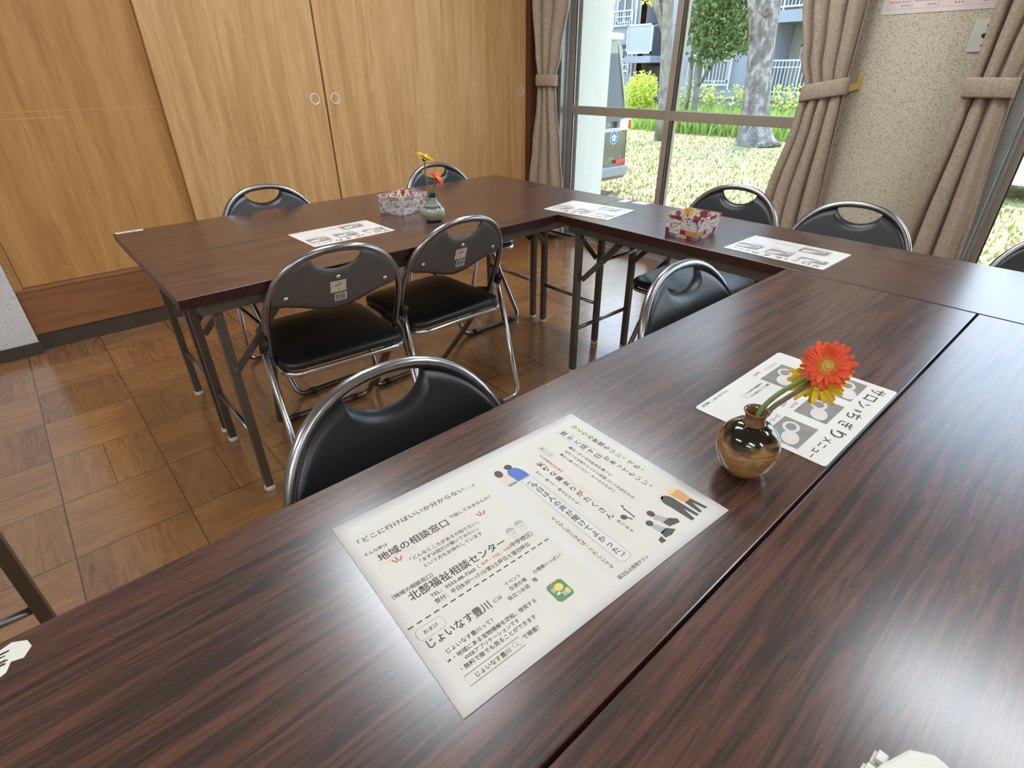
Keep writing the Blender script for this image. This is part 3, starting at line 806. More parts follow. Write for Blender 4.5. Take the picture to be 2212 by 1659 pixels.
p.ell('dark#7', 303, 219, 4.5, 4.5); p.poly('dark#7', [(305, 222), (307, 221), (310, 228), (308, 229)]); p.poly('dark#7', [(314, 208), (316, 208), (315, 228), (313, 228)]); p.ell('dark#7', 317, 204, 1.6, 2); p.stroke('dark#7', [(317, 205), (313, 211)], 1.2)
p.rect('green', 150, 237, 173, 263, .00062, 5); p.ell('yellow', 163, 246, 6, 5, 0, .0007); p.rect('pale#8', 153, 243, 157, 249, .0007); p.rect('yellow', 166, 252, 171, 259, .0007); p.rect('white#8', 155, 251, 160, 254, .0007); p.ell('red#8', 159, 241, 2, 2, 0, .0008)
for i in range(3): p.rect('white#8', 161+2.2*i, 253, 162.2+2.2*i, 259, .0008)
p.build(fl, IN, IC)

# laminated menus
def menu_print():
    q = Print(310, 215)
    T = 'ink'
    for s, u, v, z in (('サ', 27, 24, 27), ('ロ', 57, 25, 26), ('ン', 90, 26, 24)): q.line('dark', s, u-z*.42, u+z*.42, v, z)
    q.line('dark', '茶', 112, 122, 25, 12)
    for s, u, v, z in (('ち', 138, 24, 25), ('ぎ', 176, 23, 25), ('り', 212, 22, 26)): q.line('dark', s, u-z*.42, u+z*.42, v, z)
    for s, u, z in (('メ', 240, 17), ('ニ', 260, 16), ('ュ', 281, 15), ('ー', 298, 14)): q.line('dark', s, u-z*.42, u+z*.42, 25, z)
    def photo(u0, v0, u1, v1, i):
        q.rect(f'photo#{i}', u0, v0, u1, v1)
        cu = (u0+u1)/2; cv = (v0+v1)/2
        q.ell(f'cup#{i}', cu-14, cv+6, 17, 13, -15, .0007); q.ell(f'cup#{i}', cu+16, cv-6, 20, 13, -20, .00072)
        q.ell(f'photo#{i}', cu-14, cv+6, 11, 8, -15, .0008); q.rect(f'skin#{i}', cu+6, cv-11, cu+26, cv-1, .0008, 3)
    photo(222, 46, 298, 100, 1); photo(121, 44, 197, 97, 2); photo(14, 44, 95, 82, 3); photo(47, 135, 133, 187, 4)
    q.line(T, 'コーヒー', 226, 262, 108, 9); q.line(T, 'ホットorアイス', 226, 272, 120, 7)
    q.line(T, 'セット', 165, 190, 105, 9); q.line('red', '100円', 178, 198, 118, 8); q.line(T, 'アイス', 122, 150, 118, 8); q.rect('green', 124, 106, 132, 112)
    q.line(T, 'ランチメニュー', 50, 98, 197, 8); q.line('red', '300円', 108, 132, 201, 8)
    q.line('ink', '詳細はスタッフまでお尋ねください', 140, 208, 168, 5); q.line('ink', '※ 数量限定 200円より', 146, 206, 178, 5)
    for i in range(2): q.stroke('grey', [(212+4*i, 168), (212+4*i, 182)], .7)
    q.line(T, 'ラストオーダー　PM2:30', 218, 298, 207, 7)
    return q
MENUS = [((.8995, .266), 180, 'laminated white menu on the foreground table, partly behind the brown vase and gerberas'),
         ((.833, 1.863), 181, 'laminated white menu on the far table, left of the paper basket and celadon vase'),
         ((1.752, 1.498), 98, 'laminated white menu at the inner corner where the far and window tables meet'),
         ((1.763, .684), 90, 'laminated white menu on the window table, right of the red and yellow basket')]
mats_menu = dict(IC); mats_menu['ink'] = plain('menu_ink', lin(70, 70, 66), .3); mats_menu['dark'] = plain('menu_title_ink', lin(78, 78, 74), .25)
for i, (c, a, lab) in enumerate(MENUS):
    if i == 0:
        mn = sheet('menu_sheet', (0, 0, 0), 0, .310, .215, .0011, M['lami'], .006)
        menu = mn
        q = menu_print()
        for k, m in q.L.items():
            for v in m.b.verts: v.co.z += .0007
        q.build(mn, IN, mats_menu)
    else: mn = copy_tree(menu)
    mn.location = (c[0], c[1], TH+.0004); mn.rotation_euler = (0, 0, R(a)); tag(mn, lab, 'menu', 'laminated menus on the tables')

# paper stickers on the table ends
def scrap(name, pts, lab, marks=True):
    cx = sum(q[0] for q in pts)/len(pts); cy = sum(q[1] for q in pts)/len(pts)
    t = tag(empty(name, (cx, cy, TH+.0002)), lab, 'label')
    MB().prism([(x-cx, y-cy) for x, y in pts], 0, .0004).build('paper', M['label'], t)
    if marks:
        m = MB(); r = random.Random(3)
        for _ in range(12):
            q = r.choice(pts); f = r.uniform(.1, .7); x, y = (q[0]-cx)*f, (q[1]-cy)*f
            m.box((x-.004, y-.0008, .0004), (x+.004, y+.0008, .0006))
        m.build('dark_scuffs', M['ink'], t)
scrap('torn_label', [(-.217, .605), (-.168, .603), (-.172, .592), (-.158, .597), (-.146, .590), (-.143, .579), (-.150, .568), (-.160, .571), (-.164, .560), (-.180, .552), (-.217, .548)], 'torn white paper label at the left end of the foreground table')
scrap('table_label', [(.220, 2.428), (.225, 2.404), (.252, 2.404), (.310, 2.404), (.312, 2.429)], 'small white label on the back left corner of the far table')
scrap('table_label', [(1.962, 1.560-.04), (2.03, 1.525), (2.035, 1.49), (1.975, 1.485)], 'small pale label on the window table near the glass door, left of two', False)
scrap('table_label', [(1.985, 1.465), (2.04, 1.462), (2.04, 1.395), (1.995, 1.40)], 'small pale label on the window table near the glass door, right of two', False)

# ------------------------------------------------------------------ vases and gerberas
def glaze(name, base, over, dark, z0, z1, sc):
    m, n, l, b = new_mat(name)
    t = n.new('ShaderNodeTexCoord'); s = n.new('ShaderNodeSeparateXYZ'); l.new(t.outputs['Object'], s.inputs[0])
    f = noise(n, l, coords(n, l, (1, 1, 1)), sc, 3, .5, .6)
    h = math_n(n, l, 'ADD', s.outputs[2], math_n(n, l, 'MULTIPLY', math_n(n, l, 'SUBTRACT', f, .5), .11))
    k = ramp(n, l, math_n(n, l, 'DIVIDE', math_n(n, l, 'SUBTRACT', h, z0), z1-z0), [(0.0, (0, 0, 0, 1)), (0.12, (1, 1, 1, 1))])
    st = noise(n, l, coords(n, l, (8, 8, 110)), 3, 4)
    c0 = ramp(n, l, st, [(.35, base), (.65, over)])
    l.new(mixc(n, l, k, c0, dark), b.inputs['Base Color'])
    b.inputs['Roughness'].default_value = .12; b.inputs['Coat Weight'].default_value = .6; b.inputs['Coat Roughness'].default_value = .04
    return m
def bands(name, stops):
    m, n, l, b = new_mat(name)
    t = n.new('ShaderNodeTexCoord'); s = n.new('ShaderNodeSeparateXYZ'); l.new(t.outputs['Object'], s.inputs[0])
    f = noise(n, l, coords(n, l), 60, 3)
    h = math_n(n, l, 'ADD', math_n(n, l, 'DIVIDE', s.outputs[2], .12), math_n(n, l, 'MULTIPLY', math_n(n, l, 'SUBTRACT', f, .5), .05))
    l.new(ramp(n, l, h, stops), b.inputs['Base Color'])
    b.inputs['Roughness'].default_value = .1; b.inputs['Coat Weight'].default_value = .6; b.inputs['Coat Roughness'].default_value = .03
    return m
v1 = tag(empty('vase', (.652, .238, TH+.0005)), 'round brown and black glazed vase on the foreground table in front of the menu', 'vase')
MB().lathe([(.0001, .0), (.023, 0), (.027, .003), (.0365, .018), (.0415, .034), (.0422, .045), (.0402, .057), (.034, .069), (.024, .078), (.0155, .081)], (0, 0, 0), 40).build(
    'body', glaze('tenmoku_glaze', lin(126, 88, 46), lin(172, 130, 80), lin(22, 17, 14), .052, .20, 26), v1)
MB().lathe([(.0165, .0795), (.0140, .084), (.0135, .092), (.0160, .0985), (.0172, .1005), (.0165, .1015), (.0138, .1), (.012, .093), (.012, .081), (.0001, .080)], (0, 0, 0), 32).build(
    'neck', plain('brown_rim_glaze', lin(120, 80, 50), .15, 0, .25, 60, coat=.5), v1)
v2 = tag(empty('vase', (1.178, 1.785, TH+.0005)), 'celadon grey bottle vase with dark rim on the far table beside the paper basket', 'vase')
MB().lathe([(.0001, 0), (.024, 0), (.030, .003), (.041, .016), (.0445, .030), (.0425, .044), (.033, .058), (.021, .070), (.0155, .080), (.0145, .088)], (0, 0, 0), 40).build(
    'body', bands('celadon_glaze', [(0, lin(120, 118, 100)), (.06, lin(150, 150, 130)), (.42, lin(156, 158, 138)), (.44, lin(66, 72, 72)), (.47, lin(76, 82, 80)), (.50, lin(138, 146, 132)), (.74, lin(90, 102, 104))]), v2)
MB().lathe([(.0146, .0875), (.0142, .096), (.0165, .1035), (.0165, .105), (.0135, .1045), (.0125, .096), (.0125, .088), (.0001, .087)], (0, 0, 0), 32).build('neck', plain('blue_black_glaze', lin(44, 48, 60), .12, coat=.5), v2)

G_STEM = plain('green_stem', lin(112, 132, 66), .5, 0, .15, 40); G_DARK = plain('purplish_stem', lin(112, 104, 74), .5, 0, .2, 40); CALYX = plain('green_calyx', lin(92, 112, 58), .6)
def petal_mat(name, c): return plain(name, c, .55, 0, .10, 70)
P_OR = petal_mat('orange_petal', lin(236, 84, 34)); P_YE = petal_mat('yellow_petal', lin(240, 204, 44)); P_RD = petal_mat('red_orange_petal', lin(230, 72, 42))
D_OR = plain('orange_disc', lin(222, 154, 66), .8, 0, .2, 160); D_GR = plain('greenish_disc_centre', lin(186, 174, 92), .8, 0, .2, 160)
def gerbera(label, path, nrm, rad, pm, base, droop=.12, stem=None, seed=1, layers=2, npet=17, disc=.30, calyx=True, up=(0, 0, 1)):
    rnd = random.Random(seed)
    t = tag(empty('gerbera', base), label, 'flower')
    m = MB().tube(smoothpath(path, .03, 4), .0026 if rad < .03 else .0034, 8); wb(m, 'stem', stem or G_STEM, t)
    c = Vector(path[-1]); nz = Vector(nrm).normalized(); q = nz.to_track_quat('Z', 'Y').to_matrix()
    m = MB()
    for ly in range(layers):
        for k in range(npet):
            a = 2*PI*(k+.5*ly)/npet+rnd.uniform(-.08, .08); L = rad*(1-.18*ly)*rnd.uniform(.92, 1.05); wd = rad*.215*rnd.uniform(.85, 1.15)
            r0 = rad*.16; z0 = .002+.0025*ly; cup = rnd.uniform(-.6, 1.0)*droop; tw = rnd.uniform(-.25, .25)
            rows = []
            for i in range(7):
                u = i/6; rr = r0+(L-r0)*u; w2 = wd*.5*(.45+1.0*u if u < .55 else 1.0-(max(0, u-.62)/.38)**2*.62)
                zz = z0+(.22 if ly else .12)*rad*u-cup*rad*u*u*1.6
                row = []
                for j in range(5):
                    s = (j-2)/2; x = rr; y = s*w2; z = zz+(s*s-.5)*wd*.14+s*w2*tw*u
                    p3 = Vector((x*math.cos(a)-y*math.sin(a), x*math.sin(a)+y*math.cos(a), z)); row.append(c+q @ p3)
                rows.append(row)
            m.grid(rows)
    o = wb(m, 'petals', pm, t, fix=False)
    md = o.modifiers.new('thick', 'SOLIDIFY'); md.thickness = .0006
    m = MB().lathe([(.0001, -.001), (rad*disc, .0), (rad*disc*1.02, .004), (rad*disc*.7, .0075), (rad*disc*.5, .0068)], c, 24, q)
    m2 = MB().lathe([(rad*disc*.52, .0066), (rad*disc*.3, .0075), (.0001, .0062)], c, 18, q)
    # fringe of short florets round the disc
    for k in range(40):
        a = 2*PI*k/40; d = Vector((math.cos(a), math.sin(a), 0)); p0 = d*rad*disc*.85; p1 = d*rad*disc*1.32
        m.tube([c+q @ (p0+Vector((0, 0, .004))), c+q @ (p1+Vector((0, 0, .0085)))], [.0008, .0005], 5)
    dd = wb(m, 'disc', D_OR, t); wb(m2, 'disc_centre', D_GR, dd)
    m = MB().lathe([(.0001, -.011), (.004, -.010), (rad*.24, -.003), (rad*.28, .0005), (.0001, .001)], c, 16, q); wb(m, 'calyx', CALYX, t)
    return t
zt = TH
gerbera('large orange gerbera in the brown vase, facing the viewer', [(.650, .240, zt+.03), (.652, .237, zt+.10), (.676, .226, zt+.125), (.712, .206, zt+.145), (.733, .195, zt+.157), (.708, .188, zt+.170)],
        (-.86, -.25, .45), .0325, P_OR, (.650, .240, zt+.01), .10, G_STEM, 4, 2, 20, .28)
gerbera('yellow gerbera in the brown vase, behind the orange bloom', [(.654, .236, zt+.03), (.660, .230, zt+.10), (.69, .216, zt+.118), (.715, .204, zt+.133), (.748, .203, zt+.140), (.730, .199, zt+.136)],
        (-.80, -.22, .10), .0375, P_YE, (.654, .236, zt+.01), .35, G_DARK, 9, 2, 15, .3)
gerbera('tall yellow gerbera in the celadon vase on the far table', [(1.176, 1.786, zt+.05), (1.173, 1.785, zt+.105), (1.158, 1.792, zt+.16), (1.160, 1.790, zt+.225)],
        (.36, -.22, .90), .036, P_YE, (1.176, 1.786, zt+.02), .10, G_STEM, 6, 2, 16, .28)
gerbera('short red orange gerbera in the celadon vase on the far table', [(1.181, 1.784, zt+.05), (1.184, 1.783, zt+.105), (1.190, 1.782, zt+.135), (1.200, 1.780, zt+.152)],
        (.34, -.62, .60), .031, P_RD, (1.181, 1.784, zt+.02), .12, G_STEM, 8, 2, 16, .28)

# ------------------------------------------------------------------ folded-paper baskets
def collage(name, cols, seed, sc=34):
    """pages of small advertisements: rectangular blocks of colour, some ruled like text"""
    m, n, l, b = new_mat(name)
    t = n.new('ShaderNodeTexCoord'); sp = n.new('ShaderNodeSeparateXYZ'); l.new(t.outputs['Object'], sp.inputs[0])
    u = math_n(n, l, 'ADD', math_n(n, l, 'ADD', sp.outputs[0], sp.outputs[1]), seed)
    v = math_n(n, l, 'ADD', sp.outputs[2], seed*.37)
    def cell(su, sv, k):
        iv = math_n(n, l, 'FLOOR', math_n(n, l, 'MULTIPLY', v, sv))
        w1 = n.new('ShaderNodeTexWhiteNoise'); w1.noise_dimensions = '1D'; l.new(iv, w1.inputs['W'])
        iu = math_n(n, l, 'FLOOR', math_n(n, l, 'ADD', math_n(n, l, 'MULTIPLY', u, su), w1.outputs['Value']))
        c = n.new('ShaderNodeCombineXYZ'); l.new(iu, c.inputs[0]); l.new(iv, c.inputs[1]); c.inputs[2].default_value = k
        w = n.new('ShaderNodeTexWhiteNoise'); w.noise_dimensions = '3D'; l.new(c.outputs[0], w.inputs['Vector']); s2 = n.new('ShaderNodeSeparateColor'); l.new(w.outputs['Color'], s2.inputs[0]); return s2
    A = cell(sc*.8, sc*1.05, 1.0); B = cell(sc*3.0, sc*4.5, 2.0)
    st = [(i/len(cols), c) for i, c in enumerate(cols)]
    c0 = ramp(n, l, A.outputs[0], st, 'CONSTANT')
    c1 = ramp(n, l, B.outputs[0], [(0, lin(96, 84, 80)), (.14, lin(224, 218, 210)), (.55, lin(206, 150, 104)), (.66, lin(232, 228, 220)), (.90, lin(160, 76, 72))], 'CONSTANT')
    tx = math_n(n, l, 'MULTIPLY', math_n(n, l, 'GREATER_THAN', math_n(n, l, 'FRACT', math_n(n, l, 'MULTIPLY', v, sc*6)), .6), math_n(n, l, 'GREATER_THAN', B.outputs[1], .35))
    k = math_n(n, l, 'GREATER_THAN', A.outputs[1], .55)
    k2 = math_n(n, l, 'MULTIPLY', math_n(n, l, 'MULTIPLY', tx, math_n(n, l, 'LESS_THAN', A.outputs[1], .4)), .6)
    c = mixc(n, l, math_n(n, l, 'MULTIPLY', k, .85), c0, c1); c = mixc(n, l, k2, c, lin(112, 104, 106))
    l.new(c, b.inputs['Base Color']); b.inputs['Roughness'].default_value = .45
    return m
def basket(loc, rz, w, d, h, outer, inner, side, label):
    t = tag(empty('paper_basket', loc, R(rz)), label, 'basket'); th = .0016; fl_ = .005
    def ring(z, o=0): k = fl_*z/h; return [(-w/2-k-o, -d/2-k-o, z), (w/2+k+o, -d/2-k-o, z), (w/2+k+o, d/2+k+o, z), (-w/2-k-o, d/2+k+o, z)]
    A, B, E, F = ring(0), ring(h), ring(h, -th), ring(.002, -th)
    m = MB(); vv = [[m.b.verts.new(p) for p in r] for r in (A, B, E, F)]
    m.b.faces.new(vv[0][::-1]); m.b.faces.new(vv[3])
    for i in range(4):
        j = (i+1) % 4
        f = m.b.faces.new((vv[0][i], vv[0][j], vv[1][j], vv[1][i])); f.material_index = 0
        m.b.faces.new((vv[1][i], vv[1][j], vv[2][j], vv[2][i])); f = m.b.faces.new((vv[2][i], vv[2][j], vv[3][j], vv[3][i])); f.material_index = 1
    m.build('box', [outer, inner], t)
    # turned-down rim flaps on two sides, with a pointed fold
    for s, nm in ((0, 'folded_rim'), (1, 'folded_rim')):
        m = MB(); a = Vector(ring(h, .001)[s]); b_ = Vector(ring(h, .001)[s+1]); k = h*.55; c_ = Vector(ring(k, .0014)[s+1]); e_ = Vector(ring(k, .0014)[s]); mid = (c_+e_)/2-Vector((0, 0, h*.06))
        fr = m.b.faces.new([m.b.verts.new(q) for q in (a, e_, mid, c_, b_)]); o = m.build(nm, side if s else outer, t)
        md = o.modifiers.new('thick', 'SOLIDIFY'); md.thickness = .0008; md.offset = 0
    # corner folds inside
    for sx in (-1, 1):
        m = MB(); x = sx*(w/2-.004)
        m.b.faces.new([m.b.verts.new(q) for q in ((x, -d/2+.004, .004), (x, d/2-.004, .004), (x+sx*.008, 0, h*.9))]); o = m.build('inner_fold', inner, t)
        md = o.modifiers.new('thick', 'SOLIDIFY'); md.thickness = .0008
    return t
W_, Rd, Mg, Ye, Gy, Or = lin(224, 220, 220), lin(176, 62, 56), lin(134, 44, 82), lin(226, 194, 74), lin(120, 120, 128), lin(208, 140, 86)
basket((1.1825, 2.014, TH+.0005), 17, .146, .122, .069, collage('newsprint_pale', [W_, lin(206, 196, 204), W_, lin(180, 150, 160), W_, lin(170, 160, 140)], 2.3, 62),
       collage('newsprint_red', [Rd, lin(190, 170, 130), Rd, lin(210, 200, 180), Or], 5.1, 40), collage('newsprint_pale_side', [W_, lin(150, 160, 180), W_, lin(190, 140, 110), W_], 8.4, 60), 'folded newspaper basket, mostly white, on the far table beside the celadon vase')
basket((1.722, 1.002, TH+.0005), 2, .135, .118, .071, collage('newsprint_bright', [W_, Mg, W_, Rd, Or, Ye, Gy, W_], 3.7, 60),
       collage('newsprint_bright_inside', [Rd, Ye, W_, Mg, Rd, Or], 6.2, 46), collage('newsprint_bright_side', [W_, Rd, W_, Mg, W_, Ye], 9.9, 55), 'folded newspaper basket in red, purple and yellow on the window table')

# white plastic case at the bottom edge of the picture
t = tag(empty('plastic_case', (.32, -.12, TH+.0005)), 'white plastic case with a clipped corner and hinge tabs at the bottom edge', 'case')
CW = plain('white_plastic', lin(222, 218, 206), .4)
out_ = [(.249, -.255), (.398, -.255), (.398, -.073), (.4015, -.057), (.3905, -.0415), (.359, -.0295), (.249, -.025)]
wb(MB().prism(out_, TH+.0005, TH+.012), 'base', CW, t, bevel=.0015)
wb(MB().prism(out_, TH+.0125, TH+.024), 'lid', CW, t, bevel=.003)
for k in range(3):
    m = MB(); x = .3705-.017*k; y = -.0315+.003*k
    m.box((x-.0065, y-.002, TH+.006), (x+.0065, y+.0075, TH+.013)); m.box((x-.005, y-.002, TH+.014), (x+.005, y+.0055, TH+.0195)); wb(m, 'hinge_tab', CW, t, bevel=.001)

# things on the speckled pier
t = tag(empty('wall_calendar', (XW, .91, 1.41)), 'paper calendar sheet hanging on the speckled pier above the outlet', 'calendar')
wb(MB().box((XW-.0022, .69, 1.408), (XW-.0008, 1.114, 1.99)), 'sheet', plain('calendar_paper', lin(222, 206, 198), .6), t)
r = random.Random(12); m1, m2, m3 = MB(), MB(), MB()
for row in range(4):
    for colm in range(4):
        y1 = 1.095-.100*colm; z1 = 1.425+.125*row
        for (a, c, e, f) in ((y1-.095, y1, z1, z1+.0012), (y1-.095, y1, z1+.113, z1+.1142)): m3.box((XW-.0028, a, e), (XW-.0022, c, f))
        for (a, c) in ((y1-.095, y1-.0938), (y1-.0012, y1)): m3.box((XW-.0028, a, z1), (XW-.0022, c, z1+.114))
        for i in range(7):
            for j in range(6):
                if j == 0 and i > 2 or j == 5 and i < 2: continue
                (m2 if i == 6 or r.random() < .05 else m1).box((XW-.0028, y1-.088+.012*i, z1+.010+.015*j), (XW-.0022, y1-.088+.012*i+.0065, z1+.016+.015*j))
wb(m1, 'date_marks', plain('calendar_grey', lin(156, 138, 136), .7), t); wb(m2, 'holiday_marks', plain('calendar_red', lin(196, 110, 110), .7), t); wb(m3, 'month_frames', plain('calendar_line', lin(196, 170, 166), .7), t)
t = tag(empty('wall_outlet', (XW, .677, 1.314)), 'white aerial outlet plate on the speckled pier, half hidden by the right curtain', 'outlet')
wb(MB().box((XW-.007, .617, 1.254), (XW, .737, 1.372)), 'plate', plain('outlet_plate', lin(206, 206, 192), .4), t, bevel=.002)
wb(MB().lathe([(.0001, .002), (.0085, .002), (.0085, -.002), (.0001, -.002)], (XW-.0072, .692, 1.313), 16, Matrix.Rotation(R(90), 3, 'Y')), 'socket_hole', M['rubber'], t)
wb(MB().lathe([(.0001, .002), (.004, .0015), (.004, -.002), (.0001, -.002)], (XW-.0072, .69, 1.278), 10, Matrix.Rotation(R(-90), 3, 'Y')).lathe([(.0001, .002), (.004, .0015), (.004, -.002), (.0001, -.002)], (XW-.0072, .69, 1.348), 10, Matrix.Rotation(R(-90), 3, 'Y')), 'screws', M['inkgrey'], t)

# ------------------------------------------------------------------ outside
GZ = -.40
def ground_mat():
    m, n, l, b = new_mat('leafy_grass')
    v = coords(n, l)
    a = noise(n, l, v, 1.1, 4, .6); c = noise(n, l, v, 14, 5, .7, .5)
    vo = n.new('ShaderNodeTexVoronoi'); vo.inputs['Scale'].default_value = 22; l.new(v, vo.inputs['Vector'])
    sp = n.new('ShaderNodeSeparateColor'); l.new(vo.outputs['Color'], sp.inputs[0])
    g = ramp(n, l, c, [(.3, lin(108, 116, 64)), (.5, lin(146, 150, 86)), (.7, lin(172, 170, 112))])
    br = ramp(n, l, sp.outputs[0], [(0, lin(152, 122, 88)), (.4, lin(186, 166, 132)), (.75, lin(118, 94, 66)), (.9, lin(200, 188, 160))], 'CONSTANT')
    k = math_n(n, l, 'MULTIPLY', math_n(n, l, 'GREATER_THAN', math_n(n, l, 'ADD', a, math_n(n, l, 'MULTIPLY', sp.outputs[1], .3)), .58), .9)
    l.new(mixc(n, l, k, g, br), b.inputs['Base Color']); b.inputs['Roughness'].default_value = .9
    bump(n, l, b, c, .6, .03); return m
struct(MB().box((XW+.22, -40, GZ-.3), (60, 60, GZ)).build('ground', ground_mat()))

def leafmat(name, c1, c2, c3):
    m, n, l, b = new_mat(name)
    oi = n.new('ShaderNodeNewGeometry'); 
    l.new(ramp(n, l, oi.outputs['Random Per Island'], [(0, c1), (.5, c2), (1, c3)]), b.inputs['Base Color'])
    b.inputs['Roughness'].default_value = .5
    tr = n.new('ShaderNodeBsdfTranslucent'); mx = n.new('ShaderNodeMixShader'); mx.inputs[0].default_value = .4
    l.new(ramp(n, l, oi.outputs['Random Per Island'], [(0, c2), (1, c3)]), tr.inputs[0])
    o = n['Material Output']; l.new(b.outputs[0], mx.inputs[1]); l.new(tr.outputs[0], mx.inputs[2]); l.new(mx.outputs[0], o.inputs[0]); return m
L_DK = leafmat('dark_leaves', lin(58, 82, 44), lin(92, 118, 66), lin(140, 158, 96)); L_YG = leafmat('yellow_green_leaves', lin(150, 170, 60), lin(196, 206, 84), lin(224, 228, 120))
L_GR = leafmat('grass_blades', lin(108, 124, 58), lin(140, 150, 76), lin(168, 168, 104)); L_WD = leafmat('weed_leaves', lin(104, 136, 66), lin(146, 176, 88), lin(188, 204, 116))
def leaves(blobs, n, size, seed, hang=0.0):
    rnd = random.Random(seed); m = MB(); tot = sum(b[1][0]*b[1][1]*b[1][2] for b in blobs)
    for c, rr in blobs:
        k = int(n*rr[0]*rr[1]*rr[2]/tot)
        for _ in range(k):
            d = Vector((rnd.gauss(0, 1), rnd.gauss(0, 1), rnd.gauss(0, 1))).normalized()*(rnd.random()**.4)
            p = Vector(c)+Vector((d.x*rr[0], d.y*rr[1], d.z*rr[2]))
            a = Vector((rnd.gauss(0, 1), rnd.gauss(0, 1), rnd.gauss(0, .7)-hang)).normalized(); s = size*rnd.uniform(.6, 1.3)
            q = a.orthogonal().normalized(); q.rotate(Matrix.Rotation(rnd.uniform(0, 6.28), 3, a)); nn = a.cross(q)
            pts = (p, p+a*s*.5+q*s*.26+nn*s*.05, p+a*s, p+a*s*.5-q*s*.26+nn*s*.05)
            m.b.faces.new([m.b.verts.new(x) for x in pts])
    return m
def bark(name, c1, c2, c3, sc=5):
    m, n, l, b = new_mat(name)
    v = coords(n, l, (1, 1, .6)); f = noise(n, l, v, sc, 6, .72, .25)
    l.new(ramp(n, l, f, [(.3, c1), (.5, c2), (.62, c3), (.7, c2)]), b.inputs['Base Color']); b.inputs['Roughness'].default_value = .9
    bump(n, l, b, f, .6, .03); return m
BK1 = bark('mottled_plane_bark', lin(70, 65, 60), lin(104, 98, 92), lin(150, 144, 136), 7); BK2 = bark('grey_bark', lin(84, 79, 70), lin(116, 111, 100), lin(138, 132, 122), 6)

t = tag(empty('plane_tree', (13.7, 6.72, GZ)), 'thick mottled plane tree trunk leaning right on the lawn outside the glass door', 'tree')
m = MB(); tk = [(-.45, 6.66, .62), (-.32, 6.68, .46), (-.1, 6.72, .37), (.3, 6.79, .31), (1.2, 6.91, .275), (1.9, 6.97, .27), (2.6, 7.0, .27), (3.4, 7.02, .24), (5.5, 7.1, .2)]
m.tube([(13.7, y, z) for z, y, r in tk], [r for z, y, r in tk], 20); wb(m, 'trunk', BK1, t)
wb(MB().tube([(13.62, 7.02, 1.6), (13.5, 7.22, 2.5), (13.4, 7.5, 4.2)], [.14, .15, .12], 14), 'branch', BK1, t)
wb(MB().lathe([(.10, -.03), (.11, .02), (.06, .05), (.045, .02), (.0001, .0)], (13.45, 6.86, 2.25), 14, Matrix.Rotation(R(-75), 3, 'Y')), 'knot', bark('dark_knot', lin(70, 60, 52), lin(110, 96, 84), lin(140, 124, 110)), t)
wb(leaves([((13.4, 7.2, 5.4), (1.8, 2.2, 1.0))], 1500, .16, 5), 'foliage', L_DK, t)
t = tag(empty('slender_tree', (13.0, 8.85, GZ)), 'slender grey tree trunk outside, left of the middle window stile', 'tree')
wb(MB().tube([(13, 8.82, -.45), (13, 8.87, .3), (13, 9.0, 1.6), (13, 9.1, 2.6), (13, 9.3, 4.5)], [.2, .13, .125, .13, .1], 14), 'trunk', BK2, t)
wb(MB().tube([(13, 9.05, 1.9), (12.9, 9.4, 2.6), (12.8, 9.8, 3.2)], [.09, .08, .05], 10), 'branch', BK2, t)
wb(leaves([((13, 9.5, 2.9), (.5, .7, .4)), ((12.6, 10.0, 3.0), (.5, .8, .35))], 500, .12, 8, .4), 'foliage', L_YG, t)
t = tag(empty('bushy_tree', (16.5, 10.15, GZ)), 'small bushy tree with dense dark green leaves in front of the grey building', 'tree')
wb(MB().tube([(16.5, 10.13, -.45), (16.5, 10.16, .6), (16.45, 10.2, 1.5), (16.4, 10.0, 2.4)], [.1, .085, .08, .05], 10).tube([(16.5, 10.16, .7), (16.4, 9.7, 1.3), (16.3, 9.2, 1.9)], [.05, .045, .03], 8).tube([(16.5, 10.45, -.45), (16.5, 10.42, .8), (16.5, 10.5, 1.6), (16.4, 10.2, 2.4)], [.07, .06, .06, .04], 8), 'trunk', BK2, t)
wb(leaves([((16.4, 9.6, 2.25), (.9, 1.05, .85)), ((16.3, 9.15, 1.9), (.6, .75, .55)), ((16.5, 10.25, 2.6), (.7, .7, .7)), ((16.4, 9.4, 3.1), (.9, 1.3, .7)), ((16.3, 9.9, 1.55), (.4, .5, .35))], 5200, .15, 3, .5), 'foliage', L_DK, t)
t = tag(empty('round_shrub', (16.5, 12.2, GZ)), 'yellow-green rounded shrub beside the dark van outside', 'shrub')
wb(MB().tube([(16.5, 12.2, GZ-.03), (16.5, 12.2, .3)], [.05, .03], 8).tube([(16.5, 12.2, GZ-.03), (16.4, 12.4, .4)], [.04, .02], 8), 'stems', BK2, t)
wb(leaves([((16.5, 12.2, .55), (.55, .56, .6)), ((16.5, 12.25, .1), (.45, .5, .4))], 2600, .11, 4), 'foliage', L_YG, t)
t = tag(empty('overhanging_tree', (9.6, 8.6, GZ)), 'tree mostly behind the white fin, its leaves hanging into the top of the view', 'tree')
wb(MB().tube([(9.6, 8.6, GZ-.05), (9.6, 8.55, 1.5), (9.6, 8.4, 3.2)], [.12, .1, .07], 10).tube([(9.6, 8.5, 2.6), (9.5, 7.9, 2.7), (9.5, 7.45, 2.35)], [.04, .03, .012], 8), 'trunk', BK2, t)
wb(leaves([((9.5, 7.55, 2.5), (.35, .42, .2)), ((9.5, 8.1, 2.9), (.5, .7, .4)), ((9.6, 8.4, 3.4), (.8, 1.0, .5))], 700, .11, 14, .5), 'foliage', L_YG, t)

